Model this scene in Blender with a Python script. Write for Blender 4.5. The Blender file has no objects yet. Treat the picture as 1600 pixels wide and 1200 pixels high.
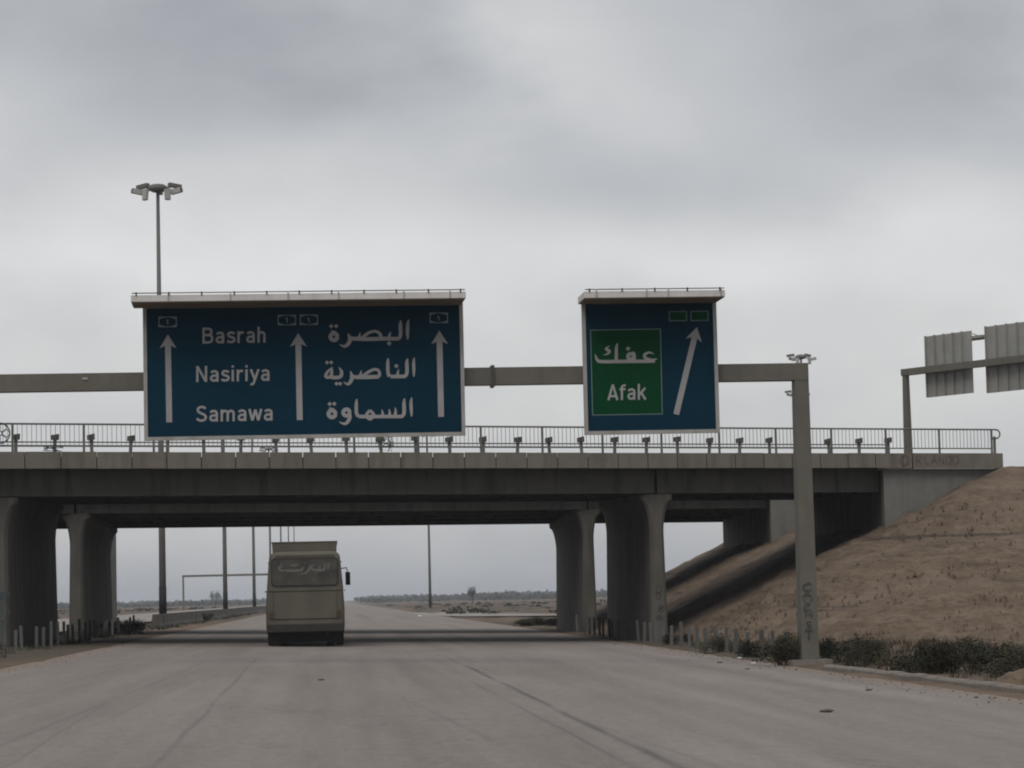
import bpy, math, random
from mathutils import Vector, Matrix, noise as mnoise
R = math.radians
random.seed(7)
C = bpy.context.scene.collection
sc = bpy.context.scene

# ------------------------------------------------------------------ camera
F = 4200.0                       # focal length in pixels of a 1600 px wide frame
TH = math.atan(331.6 / F)        # pitch
PH = math.atan(0.0225)           # roll
PSI = R(3.9)                     # yaw to the right of the road direction (+Y)
EYE = Vector((0, 0, 1.5))
f0 = Vector((math.sin(PSI), math.cos(PSI), 0)); r0 = Vector((math.cos(PSI), -math.sin(PSI), 0))
zz = Vector((0, 0, 1))
fw = math.cos(TH) * f0 + math.sin(TH) * zz
u0 = -math.sin(TH) * f0 + math.cos(TH) * zz
rt = math.cos(PH) * r0 - math.sin(PH) * u0
up = math.sin(PH) * r0 + math.cos(PH) * u0
cd = bpy.data.cameras.new('camera'); cam = bpy.data.objects.new('camera', cd); C.objects.link(cam)
cd.sensor_width = 36; cd.lens = F / 1600 * 36; cd.clip_start = 0.5; cd.clip_end = 20000
M = Matrix((rt, up, -fw)).transposed().to_4x4(); M.translation = EYE
cam.matrix_world = M
sc.camera = cam

# ------------------------------------------------------------------ world: overcast sky
SUN_EL, SUN_AZ = R(46), R(202)   # azimuth clockwise from +Y
w = bpy.data.worlds.new('World'); sc.world = w; w.use_nodes = True
nt = w.node_tree; nt.nodes.clear()
def N(t, **k):
    n = nt.nodes.new(t)
    for a, b in k.items(): setattr(n, a, b)
    return n
def mth(op, a, b=None, c=None, clamp=False):
    n = nt.nodes.new('ShaderNodeMath'); n.operation = op; n.use_clamp = clamp
    for i, v in enumerate((a, b, c)):
        if v is None: continue
        if isinstance(v, (int, float)): n.inputs[i].default_value = v
        else: nt.links.new(v, n.inputs[i])
    return n.outputs[0]
sky = N('ShaderNodeTexSky', sky_type='NISHITA', sun_disc=False)
sky.sun_elevation = SUN_EL; sky.sun_rotation = SUN_AZ
tc = N('ShaderNodeTexCoord'); sep = N('ShaderNodeSeparateXYZ')
nt.links.new(tc.outputs['Generated'], sep.inputs[0])
X, Y, Z = sep.outputs
az = mth('ARCTAN2', X, Y); el = mth('ARCSINE', Z)
cmb = N('ShaderNodeCombineXYZ')
nt.links.new(mth('MULTIPLY', az, 1.0), cmb.inputs[0]); nt.links.new(mth('MULTIPLY', el, 1.7), cmb.inputs[1])
def wnoise(scale, detail, off, dist=0.0):
    n = N('ShaderNodeTexNoise'); n.inputs['Scale'].default_value = scale; n.inputs['Detail'].default_value = detail
    n.inputs['Roughness'].default_value = 0.5; n.inputs['Distortion'].default_value = dist
    ad = N('ShaderNodeVectorMath', operation='ADD'); nt.links.new(cmb.outputs[0], ad.inputs[0]); ad.inputs[1].default_value = off
    nt.links.new(ad.outputs[0], n.inputs['Vector'])
    return n.outputs[0]
n1 = wnoise(7, 4, (3.4, 1.2, 0), 0.2); n2 = wnoise(20, 4, (7.3, 4.1, 2), 0.1)
waz = mth('MULTIPLY', mth('SUBTRACT', n2, 0.5), 0.05); wel = mth('MULTIPLY', mth('SUBTRACT', n1, 0.5), 0.035)
azw = mth('ADD', az, waz); elw = mth('ADD', el, wel)
def blob(px, py, sx, sy, amp):
    a = (px - 520) / F; e = (931.7 - 0.0225 * (px - 800) - py) / F
    dx = mth('DIVIDE', mth('SUBTRACT', azw, a), sx / F); dy = mth('DIVIDE', mth('SUBTRACT', elw, e), sy / F)
    q = mth('ADD', mth('MULTIPLY', dx, dx), mth('MULTIPLY', dy, dy))
    return mth('MULTIPLY', mth('POWER', 2.718, mth('MULTIPLY', q, -1.0)), amp)
# brightness by elevation (radians), then cloud noise and the cloud banks seen from the road
ramp = N('ShaderNodeValToRGB'); cr = ramp.color_ramp
for e in ((0.0, .40), (0.012, .44), (0.045, .57), (0.085, .66), (0.125, .66), (0.17, .60), (0.215, .54), (0.5, .42), (1.0, .42)):
    k = cr.elements.new(e[0]); k.color = (e[1],) * 3 + (1,)
cr.elements.remove(cr.elements[0]); cr.elements.remove(cr.elements[-1])
nt.links.new(mth('MAXIMUM', elw, 0.0), ramp.inputs[0])
val = ramp.outputs[0]
val = mth('ADD', val, mth('MULTIPLY', mth('SUBTRACT', n1, 0.5), 0.26))
val = mth('ADD', val, mth('MULTIPLY', mth('SUBTRACT', n2, 0.5), 0.14))
for b in ((330, 70, 450, 120, -.13), (420, 170, 330, 50, -.08), (1450, 120, 300, 150, -.15), (980, 310, 300, 80, -.11),
          (880, 70, 130, 100, .12), (1000, 160, 160, 60, .03), (330, 400, 420, 70, .08), (1050, 420, 330, 60, .10), (700, 360, 300, 80, .05),
          (1480, 330, 160, 60, .07), (60, 150, 100, 60, .03)):
    val = mth('ADD', val, blob(*b))
tint = N('ShaderNodeValToRGB'); tr = tint.color_ramp
tr.elements[0].position = 0.33; tr.elements[0].color = (.95, .99, 1.065, 1)
tr.elements[1].position = 0.66; tr.elements[1].color = (1.0, .998, .995, 1)
nt.links.new(val, tint.inputs[0])
cm = N('ShaderNodeVectorMath', operation='SCALE'); nt.links.new(tint.outputs[0], cm.inputs[0])
nt.links.new(mth('MULTIPLY', val, 10.0), cm.inputs['Scale'])
mx = N('ShaderNodeMix', data_type='RGBA'); mx.inputs['Factor'].default_value = 0.93
nt.links.new(sky.outputs[0], mx.inputs['A']); nt.links.new(cm.outputs[0], mx.inputs['B'])
bg = N('ShaderNodeBackground'); bg.inputs['Strength'].default_value = 0.1
nt.links.new(mx.outputs['Result'], bg.inputs['Color'])
wo = N('ShaderNodeOutputWorld'); nt.links.new(bg.outputs[0], wo.inputs['Surface'])
w.cycles.sampling_method = 'MANUAL'; w.cycles.sample_map_resolution = 512

# ------------------------------------------------------------------ sun behind the overcast
sl = bpy.data.lights.new('sun', 'SUN'); sl.energy = 1.4; sl.angle = R(30); sl.color = (1.0, .96, .90)
so = bpy.data.objects.new('sun', sl); C.objects.link(so)
sd = Vector((math.sin(SUN_AZ) * math.cos(SUN_EL), math.cos(SUN_AZ) * math.cos(SUN_EL), math.sin(SUN_EL)))
so.rotation_euler = sd.to_track_quat('Z', 'Y').to_euler(); so.location = (0, -20, 60)

vs = sc.view_settings; vs.view_transform = 'Standard'; vs.look = 'None'; vs.exposure = 0.0; vs.gamma = 1.0; vs.use_curve_mapping = False
sc.cycles.filter_width = 2.0
sc.cycles.max_bounces = 8; sc.cycles.volume_bounces = 1; sc.cycles.use_denoising = True

# ------------------------------------------------------------------ helpers
def prof(x):                      # ground height across the road: it falls to the right
    return -0.025 * max(-7.2, min(10.6, x))
def ray(px, py):
    return (fw + rt * ((px - 800) / F) + up * ((600 - py) / F))
def at(px, py, depth):            # point at a distance along the view axis (level)
    d = ray(px, py); return EYE + d * (depth / d.dot(f0))
def gnd(px, py):                  # point of the ground
    d = ray(px, py); t = -EYE.z / d.z
    for _ in range(25):
        p = EYE + d * t; t = (prof(p.x) - EYE.z) / d.z
    return EYE + d * t
def onplane(px, py, p0, n):
    d = ray(px, py); return EYE + d * ((p0 - EYE).dot(n) / d.dot(n))

MATS = {}
DK = .58
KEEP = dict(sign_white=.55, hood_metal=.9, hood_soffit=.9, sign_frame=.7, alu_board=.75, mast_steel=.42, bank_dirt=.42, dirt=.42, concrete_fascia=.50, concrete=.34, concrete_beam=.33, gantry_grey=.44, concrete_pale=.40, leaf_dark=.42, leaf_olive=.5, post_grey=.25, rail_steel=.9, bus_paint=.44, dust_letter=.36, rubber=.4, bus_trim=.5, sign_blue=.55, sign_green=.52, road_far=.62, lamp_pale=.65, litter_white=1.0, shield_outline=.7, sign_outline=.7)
def mat(name, c1, c2, scale=1.0, rough=0.85, bump=0.0, bscale=None, stretch=(1, 1, 1), metal=0.0, spec=0.3, streak=None, detail=6.0):
    kd = KEEP.get(name, DK); c1 = [v * kd for v in c1]; c2 = [v * kd for v in c2]
    if streak: streak = (streak[0], streak[1], [v * kd for v in streak[2]])
    m = bpy.data.materials.new(name); m.use_nodes = True; t = m.node_tree; b = t.nodes['Principled BSDF']
    b.inputs['Roughness'].default_value = rough; b.inputs['Metallic'].default_value = metal
    b.inputs['Specular IOR Level'].default_value = spec
    geo = t.nodes.new('ShaderNodeNewGeometry')
    mp = t.nodes.new('ShaderNodeMapping'); mp.inputs['Scale'].default_value = stretch
    t.links.new(geo.outputs['Position'], mp.inputs['Vector'])
    no = t.nodes.new('ShaderNodeTexNoise'); no.inputs['Scale'].default_value = scale; no.inputs['Detail'].default_value = detail
    no.inputs['Roughness'].default_value = 0.65
    t.links.new(mp.outputs[0], no.inputs['Vector'])
    r = t.nodes.new('ShaderNodeValToRGB'); r.color_ramp.elements[0].position = 0.3; r.color_ramp.elements[1].position = 0.7
    r.color_ramp.elements[0].color = tuple(c1) + (1,); r.color_ramp.elements[1].color = tuple(c2) + (1,)
    t.links.new(no.outputs[0], r.inputs[0]); col = r.outputs[0]
    if streak:                    # run-off stains: narrow, long down the face
        sc_, amt, tintc = streak
        m2 = t.nodes.new('ShaderNodeMapping'); m2.inputs['Scale'].default_value = (sc_, sc_, sc_ * 0.12)
        t.links.new(geo.outputs['Position'], m2.inputs['Vector'])
        n2_ = t.nodes.new('ShaderNodeTexNoise'); n2_.inputs['Scale'].default_value = 1.0; n2_.inputs['Detail'].default_value = 5
        t.links.new(m2.outputs[0], n2_.inputs['Vector'])
        r2 = t.nodes.new('ShaderNodeValToRGB'); r2.color_ramp.elements[0].position = 0.5; r2.color_ramp.elements[1].position = 0.72
        r2.color_ramp.elements[0].color = (0, 0, 0, 1); r2.color_ramp.elements[1].color = (amt,) * 3 + (1,)
        t.links.new(n2_.outputs[0], r2.inputs[0])
        mm = t.nodes.new('ShaderNodeMix'); mm.data_type = 'RGBA'
        t.links.new(r2.outputs[0], mm.inputs['Factor']); t.links.new(col, mm.inputs['A']); mm.inputs['B'].default_value = tuple(tintc) + (1,)
        col = mm.outputs['Result']
    t.links.new(col, b.inputs['Base Color'])
    if bump:
        n3 = t.nodes.new('ShaderNodeTexNoise'); n3.inputs['Scale'].default_value = bscale or scale * 6; n3.inputs['Detail'].default_value = 5
        t.links.new(geo.outputs['Position'], n3.inputs['Vector'])
        bp = t.nodes.new('ShaderNodeBump'); bp.inputs['Strength'].default_value = bump; bp.inputs['Distance'].default_value = 0.05
        t.links.new(n3.outputs[0], bp.inputs['Height']); t.links.new(bp.outputs[0], b.inputs['Normal'])
    MATS[name] = m; return m
mat('concrete', (.21, .195, .165), (.30, .28, .245), .9, .9, .25, 9, streak=(2.2, .75, (.11, .10, .08)))
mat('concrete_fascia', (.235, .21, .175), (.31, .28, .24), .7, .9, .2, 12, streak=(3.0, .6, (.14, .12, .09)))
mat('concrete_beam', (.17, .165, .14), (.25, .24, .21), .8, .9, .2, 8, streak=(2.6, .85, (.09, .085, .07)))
mat('concrete_pale', (.33, .32, .29), (.42, .41, .37), 1.2, .9, .2, 12, streak=(3, .3, (.2, .19, .16)))
mat('gantry_grey', (.21, .195, .165), (.27, .255, .215), 1.6, .6, .06, 20, streak=(5, .35, (.16, .13, .09)))
mat('post_grey', (.27, .28, .27), (.36, .37, .35), 3, .7, .1, 30, streak=(8, .4, (.18, .16, .12)))
mat('steel_dark', (.07, .065, .055), (.13, .12, .10), 4, .6, .1, 40)
mat('rail_steel', (.09, .09, .085), (.16, .155, .14), 4, .6)
mat('mast_steel', (.20, .20, .19), (.28, .28, .265), 1.5, .55)
mat('mast_black', (.012, .012, .012), (.025, .024, .022), 3, .7)
mat('lamp_pale', (.40, .40, .38), (.5, .5, .48), 3, .5)
mat('sign_blue', (.003, .036, .066), (.005, .049, .086), .45, .7, spec=.04)
mat('sign_green', (.003, .068, .024), (.004, .084, .030), 1.5, .7, spec=.04)
mat('sign_white', (.42, .41, .41), (.52, .51, .51), 2.0, .6, spec=.2)
mat('sign_outline', (.13, .22, .22), (.18, .27, .27), 2, .6)
mat('shield_outline', (.17, .23, .27), (.23, .29, .32), 2, .6)
mat('sign_frame', (.34, .33, .31), (.45, .44, .42), 2.5, .55, streak=(4, .4, (.25, .22, .17)))
mat('hood_metal', (.50, .48, .47), (.60, .58, .57), 1.5, .5, streak=(5, .3, (.35, .32, .28)))
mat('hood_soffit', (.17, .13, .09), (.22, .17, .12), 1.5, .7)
mat('alu_board', (.28, .28, .26), (.36, .36, .335), 1.4, .5, streak=(4, .3, (.22, .21, .18)))
mat('dirt', (.20, .13, .085), (.33, .235, .165), .55, .95, .6, 6, detail=9)
mat('bank_dirt', (.17, .117, .076), (.38, .282, .203), 1.3, .95, 1.0, 4, stretch=(.5, .5, 2.6), detail=12)
def bank_mat():
    m = MATS['bank_dirt']; t = m.node_tree; b = t.nodes['Principled BSDF']; L = t.links
    src = b.inputs['Base Color'].links[0].from_socket; geo = t.nodes.new('ShaderNodeNewGeometry')
    def layer(src, st, scale, lo, hi, col, amt, det=6):
        mp = t.nodes.new('ShaderNodeMapping'); mp.inputs['Scale'].default_value = st; L.new(geo.outputs['Position'], mp.inputs['Vector'])
        n = t.nodes.new('ShaderNodeTexNoise'); n.inputs['Scale'].default_value = scale; n.inputs['Detail'].default_value = det; n.inputs['Roughness'].default_value = .6; L.new(mp.outputs[0], n.inputs['Vector'])
        r = t.nodes.new('ShaderNodeMapRange'); r.interpolation_type = 'SMOOTHSTEP'; L.new(n.outputs[0], r.inputs[0]); r.inputs[1].default_value = lo; r.inputs[2].default_value = hi; r.inputs[4].default_value = amt
        mx = t.nodes.new('ShaderNodeMix'); mx.data_type = 'RGBA'; L.new(r.outputs[0], mx.inputs['Factor']); L.new(src, mx.inputs['A']); mx.inputs['B'].default_value = col + (1,)
        return mx.outputs['Result']
    src = layer(src, (.7, .7, 2.0), 3.2, .47, .70, (.036, .027, .019), .60, 12)
    src = layer(src, (1, 1, 2.2), 9.0, .50, .66, (.042, .031, .021), .55, 8)          # dry tufts and damp clods
    src = layer(src, (.10, .10, 3.2), 1.0, .60, .68, (.030, .023, .018), .75, 4)   # dark streaks drawn out along the bank
    src = layer(src, (1, 1, 1), .35, .5, .75, (.15, .112, .088), .45, 3)            # paler sandy patches
    L.new(src, b.inputs['Base Color'])
bank_mat()
def plain_mat():
    m = MATS['dirt']; t = m.node_tree; b = t.nodes['Principled BSDF']; L = t.links
    src = b.inputs['Base Color'].links[0].from_socket; geo = t.nodes.new('ShaderNodeNewGeometry')
    mp = t.nodes.new('ShaderNodeMapping'); mp.inputs['Scale'].default_value = (.12, .03, 1); L.new(geo.outputs['Position'], mp.inputs['Vector'])
    n = t.nodes.new('ShaderNodeTexNoise'); n.inputs['Scale'].default_value = 1.0; n.inputs['Detail'].default_value = 7; L.new(mp.outputs[0], n.inputs['Vector'])
    r = t.nodes.new('ShaderNodeMapRange'); r.interpolation_type = 'SMOOTHSTEP'; L.new(n.outputs[0], r.inputs[0]); r.inputs[1].default_value = .40; r.inputs[2].default_value = .58; r.inputs[4].default_value = .85
    mx = t.nodes.new('ShaderNodeMix'); mx.data_type = 'RGBA'; L.new(r.outputs[0], mx.inputs['Factor']); L.new(src, mx.inputs['A']); mx.inputs['B'].default_value = (.048, .040, .027, 1)
    L.new(mx.outputs['Result'], b.inputs['Base Color'])
plain_mat()
mat('kerb_concrete', (.23, .20, .17), (.33, .29, .25), 2, .9, .4, 14, streak=(4, .4, (.14, .12, .1)))
mat('leaf_dark', (.022, .026, .013), (.055, .058, .03), 2.2, .8)
mat('leaf_olive', (.045, .042, .02), (.095, .082, .042), 2.2, .85)
mat('leaf_dry', (.10, .085, .045), (.17, .14, .08), 2.2, .85)
mat('leaf_far', (.035, .042, .030), (.065, .07, .05), .05, .9)
mat('bark', (.05, .04, .03), (.10, .08, .06), 6, .9)
mat('bus_paint', (.155, .138, .106), (.20, .18, .142), .9, .55, .05, 10, streak=(1.8, .6, (.24, .21, .155)))
mat('bus_trim', (.03, .028, .024), (.055, .05, .042), 5, .7)
mat('rubber', (.014, .013, .012), (.035, .03, .026), 8, .9)
mat('rim_steel', (.10, .09, .08), (.17, .15, .13), 6, .6)
mat('tail_red', (.07, .045, .032), (.10, .07, .05), 4, .6)
mat('tail_amber', (.13, .08, .04), (.16, .11, .06), 4, .6)
mat('dust_letter', (.26, .25, .22), (.36, .34, .31), 5, .8)
mat('graffiti_black', (.03, .03, .032), (.12, .115, .105), 9, .8)
mat('graffiti_red', (.17, .095, .075), (.24, .17, .14), 9, .85)
mat('graffiti_teal', (.045, .085, .10), (.09, .135, .15), 9, .85)
mat('green_wire', (.03, .07, .06), (.06, .10, .085), 8, .6)
mat('litter_white', (.6, .6, .58), (.75, .75, .72), 9, .7)
mat('stone', (.10, .085, .07), (.2, .17, .14), 6, .9)
def glassy():
    m = bpy.data.materials.new('dusty_glass'); m.use_nodes = True; t = m.node_tree; b = t.nodes['Principled BSDF']
    geo = t.nodes.new('ShaderNodeNewGeometry'); no = t.nodes.new('ShaderNodeTexNoise'); no.inputs['Scale'].default_value = 2.2; no.inputs['Detail'].default_value = 7
    t.links.new(geo.outputs['Position'], no.inputs['Vector'])
    r = t.nodes.new('ShaderNodeValToRGB'); r.color_ramp.elements[0].position = .35; r.color_ramp.elements[1].position = .72
    r.color_ramp.elements[0].color = (.018, .017, .014, 1); r.color_ramp.elements[1].color = (.055, .05, .04, 1)
    t.links.new(no.outputs[0], r.inputs[0]); t.links.new(r.outputs[0], b.inputs['Base Color'])
    b.inputs['Roughness'].default_value = .45; MATS['dusty_glass'] = m
glassy()

class MB:
    def __init__(s): s.v = []; s.f = []
    def add(s, vs_, fs): o = len(s.v); s.v += [tuple(v) for v in vs_]; s.f += [tuple(i + o for i in f) for f in fs]; return s
    def hexa(s, b, t):            # bottom quad, top quad
        return s.add(list(b) + list(t), [(3, 2, 1, 0), (4, 5, 6, 7), (0, 1, 5, 4), (1, 2, 6, 5), (2, 3, 7, 6), (3, 0, 4, 7)])
    def box(s, c, size, ax=None): # ax: three axes
        c = Vector(c); a = ax or (Vector((1, 0, 0)), Vector((0, 1, 0)), Vector((0, 0, 1)))
        hx, hy, hz = (a[i] * (size[i] / 2) for i in range(3))
        q = lambda k: [c - hx - hy + k, c + hx - hy + k, c + hx + hy + k, c - hx + hy + k]
        return s.hexa(q(-hz), q(hz))
    def tube(s, pts, rad, n=8, cap=True):
        pts = [Vector(p) for p in pts]; rings = []
        rad = rad if isinstance(rad, (list, tuple)) else [rad] * len(pts)
        prev = None; o = len(s.v)
        for i, p in enumerate(pts):
            d = (pts[min(i + 1, len(pts) - 1)] - pts[max(i - 1, 0)]).normalized()
            ref = prev if prev is not None and abs(prev.dot(d)) < .95 else (Vector((0, 0, 1)) if abs(d.z) < .9 else Vector((1, 0, 0)))
            x = (ref - d * ref.dot(d)).normalized(); y = d.cross(x); prev = x
            for k in range(n):
                a = 2 * math.pi * k / n; s.v.append(tuple(p + (x * math.cos(a) + y * math.sin(a)) * rad[i]))
        m = len(pts)
        for i in range(m - 1):
            for k in range(n):
                k2 = (k + 1) % n; s.f.append((o + i * n + k, o + i * n + k2, o + (i + 1) * n + k2, o + (i + 1) * n + k))
        if cap:
            s.f.append(tuple(o + k for k in reversed(range(n)))); s.f.append(tuple(o + (m - 1) * n + k for k in range(n)))
        return s
    def loft(s, rings, closed_ends=True):
        n = len(rings[0]); o = len(s.v)
        for r_ in rings: s.v += [tuple(p) for p in r_]
        for i in range(len(rings) - 1):
            for k in range(n):
                k2 = (k + 1) % n; s.f.append((o + i * n + k, o + i * n + k2, o + (i + 1) * n + k2, o + (i + 1) * n + k))
        if closed_ends:
            s.f.append(tuple(o + k for k in reversed(range(n)))); s.f.append(tuple(o + (len(rings) - 1) * n + k for k in range(n)))
        return s
    def build(s, name, m, parent=None, smooth=False):
        off = Vector(parent['_o']) if parent is not None and '_o' in parent else Vector((0, 0, 0))
        me = bpy.data.meshes.new(name); me.from_pydata([tuple(Vector(v) - off) for v in s.v], [], s.f); me.validate(); me.update()
        me.materials.append(MATS[m] if isinstance(m, str) else m)
        if smooth:
            for p in me.polygons: p.use_smooth = True
        o = bpy.data.objects.new(name, me); C.objects.link(o)
        if parent is not None:
            o.parent = parent; o['_o'] = tuple(off)
        return o
def tag(o, label=None, cat=None, group=None, kind=None):
    for k, v in (('label', label), ('category', cat), ('group', group), ('kind', kind)):
        if v: o[k] = v
    return o
def thing(name, label, cat, loc=(0, 0, 0), group=None):
    o = bpy.data.objects.new(name, None); C.objects.link(o); o.location = loc; o.empty_display_size = .2
    o['_o'] = tuple(loc); return tag(o, label, cat, group)
def copy_tree(o, parent=None):
    c = o.copy(); C.objects.link(c)
    if parent is not None: c.parent = parent
    for ch in list(KIDS.get(o.name, [])): copy_tree(ch, c)
    return c
KIDS = {}
def index_kids():
    KIDS.clear()
    for o in list(C.objects):
        if o.parent: KIDS.setdefault(o.parent.name, []).append(o)
def place(o, loc, rz=0, sc_=1.0):
    o.location = loc; o.rotation_euler = (0, 0, rz); o.scale = (sc_,) * 3 if not isinstance(sc_, tuple) else sc_
    return o

# ------------------------------------------------------------------ bridge frame
AL = R(24.4)
A = (math.cos(AL) * r0 + math.sin(AL) * f0).normalized()     # along the overpass, to the right
YV = Vector((0, 1, 0))
O = at(1029, 926.4, 98.0); O.z = 0
def B(s, t, z): return O + A * s + YV * t + Vector((0, 0, z))
S_L, S_AB, S_END = -24.2, 9.64, 14.9
def st_of(x, y):
    s = (x - O.x) / A.x; return s, y - O.y - A.y * s

# ------------------------------------------------------------------ ground, one sheet to the horizon
def bank_h(x, y):                 # height of the embankment above datum, or None
    s, t = st_of(x, y)
    ds = max(0.0, 14.9 - s) / 15.1; dt = max(0.0, -1.2 - t) / 17.0; dr = max(0.0, t - 46.0) / 16.0
    return 6.05 - 6.4 * math.sqrt(ds * ds + max(dt, dr) ** 2)
def fbm(x, y, z=0.0, o=5, h=.9):
    return mnoise.fractal(Vector((x, y, z)), h, 2.0, o)
def lines(segs):
    out = []
    for a, b, st in segs:
        n = max(1, int(round((b - a) / st)))
        out += [a + (b - a) * i / n for i in range(n)]
    return out + [segs[-1][1]]
gx = lines([(-6000, -1000, 1000), (-1000, -100, 150), (-100, -30, 10), (-30, -12, 2), (-12, -6, .25), (-6, 10, 4), (10, 14, .25), (14, 40, 2), (40, 120, 10), (120, 1000, 110), (1000, 6000, 1000)])
gy = lines([(-60, 30, 10), (30, 110, .8), (110, 260, 3), (260, 600, 17), (600, 2000, 140), (2000, 12000, 1000)])
def ground_z(x, y):
    z = prof(x)
    if -7.4 <= x <= 10.8:
        e = min(x + 7.2, 10.6 - x)
        if e > .45: return z - .12
        return z + .012 + .05 * fbm(x * .8, y * .35, 3) - .16 * max(0, e + .12)
    e = min(abs(x + 7.2), abs(x - 10.6))
    k = min(1, e / 3)
    if -29 < x < -13.2: return z - .1
    if y > 900: return z
    return z + .02 + k * .08 * fbm(x * .25, y * .2, 1) + .05 * fbm(x * .9, y * .5, 5) * min(1, e + .3) - (0.10 if (x > 10 and y > 170 and y < 300) else 0)
verts = [(x, y, ground_z(x, y)) for y in gy for x in gx]
nx = len(gx)
faces = [(j * nx + i, j * nx + i + 1, (j + 1) * nx + i + 1, (j + 1) * nx + i) for j in range(len(gy) - 1) for i in range(nx - 1)]
g = MB(); g.v = verts; g.f = faces
tag(g.build('ground', 'dirt', smooth=True), kind='structure')

# road surfaces ------------------------------------------------------------
def road_mat():
    m = bpy.data.materials.new('road_surface'); m.use_nodes = True; t = m.node_tree; b = t.nodes['Principled BSDF']
    b.inputs['Roughness'].default_value = .85; b.inputs['Specular IOR Level'].default_value = .25
    L = t.links
    def MN(op, a, b_=None, c=None, clamp=False):
        n = t.nodes.new('ShaderNodeMath'); n.operation = op; n.use_clamp = clamp
        for i, v in enumerate((a, b_, c)):
            if v is None: continue
            if isinstance(v, (int, float)): n.inputs[i].default_value = v
            else: L.new(v, n.inputs[i])
        return n.outputs[0]
    geo = t.nodes.new('ShaderNodeNewGeometry'); sp = t.nodes.new('ShaderNodeSeparateXYZ'); L.new(geo.outputs['Position'], sp.inputs[0])
    px, py = sp.outputs[0], sp.outputs[1]
    def ns(scale, st, detail=6, rough=.6):
        mp = t.nodes.new('ShaderNodeMapping'); mp.inputs['Scale'].default_value = st; L.new(geo.outputs['Position'], mp.inputs['Vector'])
        n = t.nodes.new('ShaderNodeTexNoise'); n.inputs['Scale'].default_value = scale; n.inputs['Detail'].default_value = detail; n.inputs['Roughness'].default_value = rough
        L.new(mp.outputs[0], n.inputs['Vector']); return n.outputs[0]
    big = ns(.5, (1, .12, 1)); lane = ns(.9, (1, .015, 1), 4); fine = ns(22, (1, .35, 1), 8, .75); grit = ns(7, (1, .3, 1), 6, .7)
    v = MN('ADD', MN('ADD', MN('MULTIPLY', big, .26), MN('MULTIPLY', lane, .26)), MN('ADD', MN('MULTIPLY', fine, .28), MN('MULTIPLY', grit, .20)))
    r = t.nodes.new('ShaderNodeValToRGB'); e = r.color_ramp.elements
    e[0].position = .39; e[0].color = (.126, .109, .100, 1); e[1].position = .61; e[1].color = (.228, .201, .185, 1)
    L.new(v, r.inputs[0])
    wob = MN('MULTIPLY', MN('SUBTRACT', ns(.25, (1, .25, 1), 2), .5), .3)
    def clampr(a, lo, hi):
        n = t.nodes.new('ShaderNodeMapRange'); n.interpolation_type = 'SMOOTHSTEP'; L.new(a, n.inputs[0])
        n.inputs[1].default_value = lo; n.inputs[2].default_value = hi; return n.outputs[0]
    brk = clampr(ns(1.3, (1, .10, 1), 4), .38, .55)
    tot = None
    for (x1, y1, x2, y2, wd, am) in MARKS:
        p, q = gnd(x1, y1), gnd(x2, y2); sl_ = (q.x - p.x) / (q.y - p.y)
        d = MN('ABSOLUTE', MN('SUBTRACT', MN('ADD', px, wob), MN('ADD', MN('MULTIPLY', MN('SUBTRACT', py, p.y), sl_), p.x)))
        k = MN('SUBTRACT', 1.0, clampr(d, wd * .3, wd))
        lo, hi = min(p.y, q.y), max(p.y, q.y)
        k = MN('MULTIPLY', k, MN('MULTIPLY', clampr(py, lo - 4, lo + 3), MN('SUBTRACT', 1.0, clampr(py, hi - 4, hi + 9))))
        k = MN('MULTIPLY', MN('MULTIPLY', k, am), MN('ADD', MN('MULTIPLY', brk, .75), .25))
        tot = k if tot is None else MN('MAXIMUM', tot, k)
    mmx = t.nodes.new('ShaderNodeMix'); mmx.data_type = 'RGBA'; L.new(tot, mmx.inputs['Factor']); L.new(r.outputs[0], mmx.inputs['A'])
    mmx.inputs['B'].default_value = (.07, .066, .066, 1)
    mpv = t.nodes.new('ShaderNodeMapping'); mpv.inputs['Scale'].default_value = (.22, .11, 1); L.new(geo.outputs['Position'], mpv.inputs['Vector'])
    wv = t.nodes.new('ShaderNodeVectorMath'); wv.operation = 'ADD'; L.new(mpv.outputs[0], wv.inputs[0])
    nv = t.nodes.new('ShaderNodeTexNoise'); nv.inputs['Scale'].default_value = .9; nv.inputs['Detail'].default_value = 6; L.new(geo.outputs['Position'], nv.inputs['Vector'])
    sv = t.nodes.new('ShaderNodeVectorMath'); sv.operation = 'SCALE'; L.new(nv.outputs['Color'], sv.inputs[0]); sv.inputs['Scale'].default_value = .35; L.new(sv.outputs[0], wv.inputs[1])
    vo = t.nodes.new('ShaderNodeTexVoronoi'); vo.feature = 'DISTANCE_TO_EDGE'; vo.inputs['Scale'].default_value = 1.0; L.new(wv.outputs[0], vo.inputs['Vector'])
    crk = MN('MULTIPLY', MN('MULTIPLY', MN('SUBTRACT', 1.0, clampr(vo.outputs['Distance'], .001, .007)), clampr(ns(.12, (1, .4, 1), 3), .45, .6)), .55)
    stn = MN('MULTIPLY', clampr(ns(.8, (1, .3, 1), 5), .60, .72), .22)
    crk = MN('MAXIMUM', crk, stn)
    mc = t.nodes.new('ShaderNodeMix'); mc.data_type = 'RGBA'; L.new(crk, mc.inputs['Factor']); L.new(mmx.outputs['Result'], mc.inputs['A']); mc.inputs['B'].default_value = (.075, .068, .064, 1)
    mmx = mc
    # sand blown in from the edges
    ed = MN('MINIMUM', MN('ADD', px, 7.2), MN('SUBTRACT', 10.6, px))
    sand = MN('MULTIPLY', MN('SUBTRACT', 1.0, clampr(MN('ADD', ed, MN('MULTIPLY', MN('SUBTRACT', big, .5), 1.6)), -.1, .9)), .7)
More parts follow.
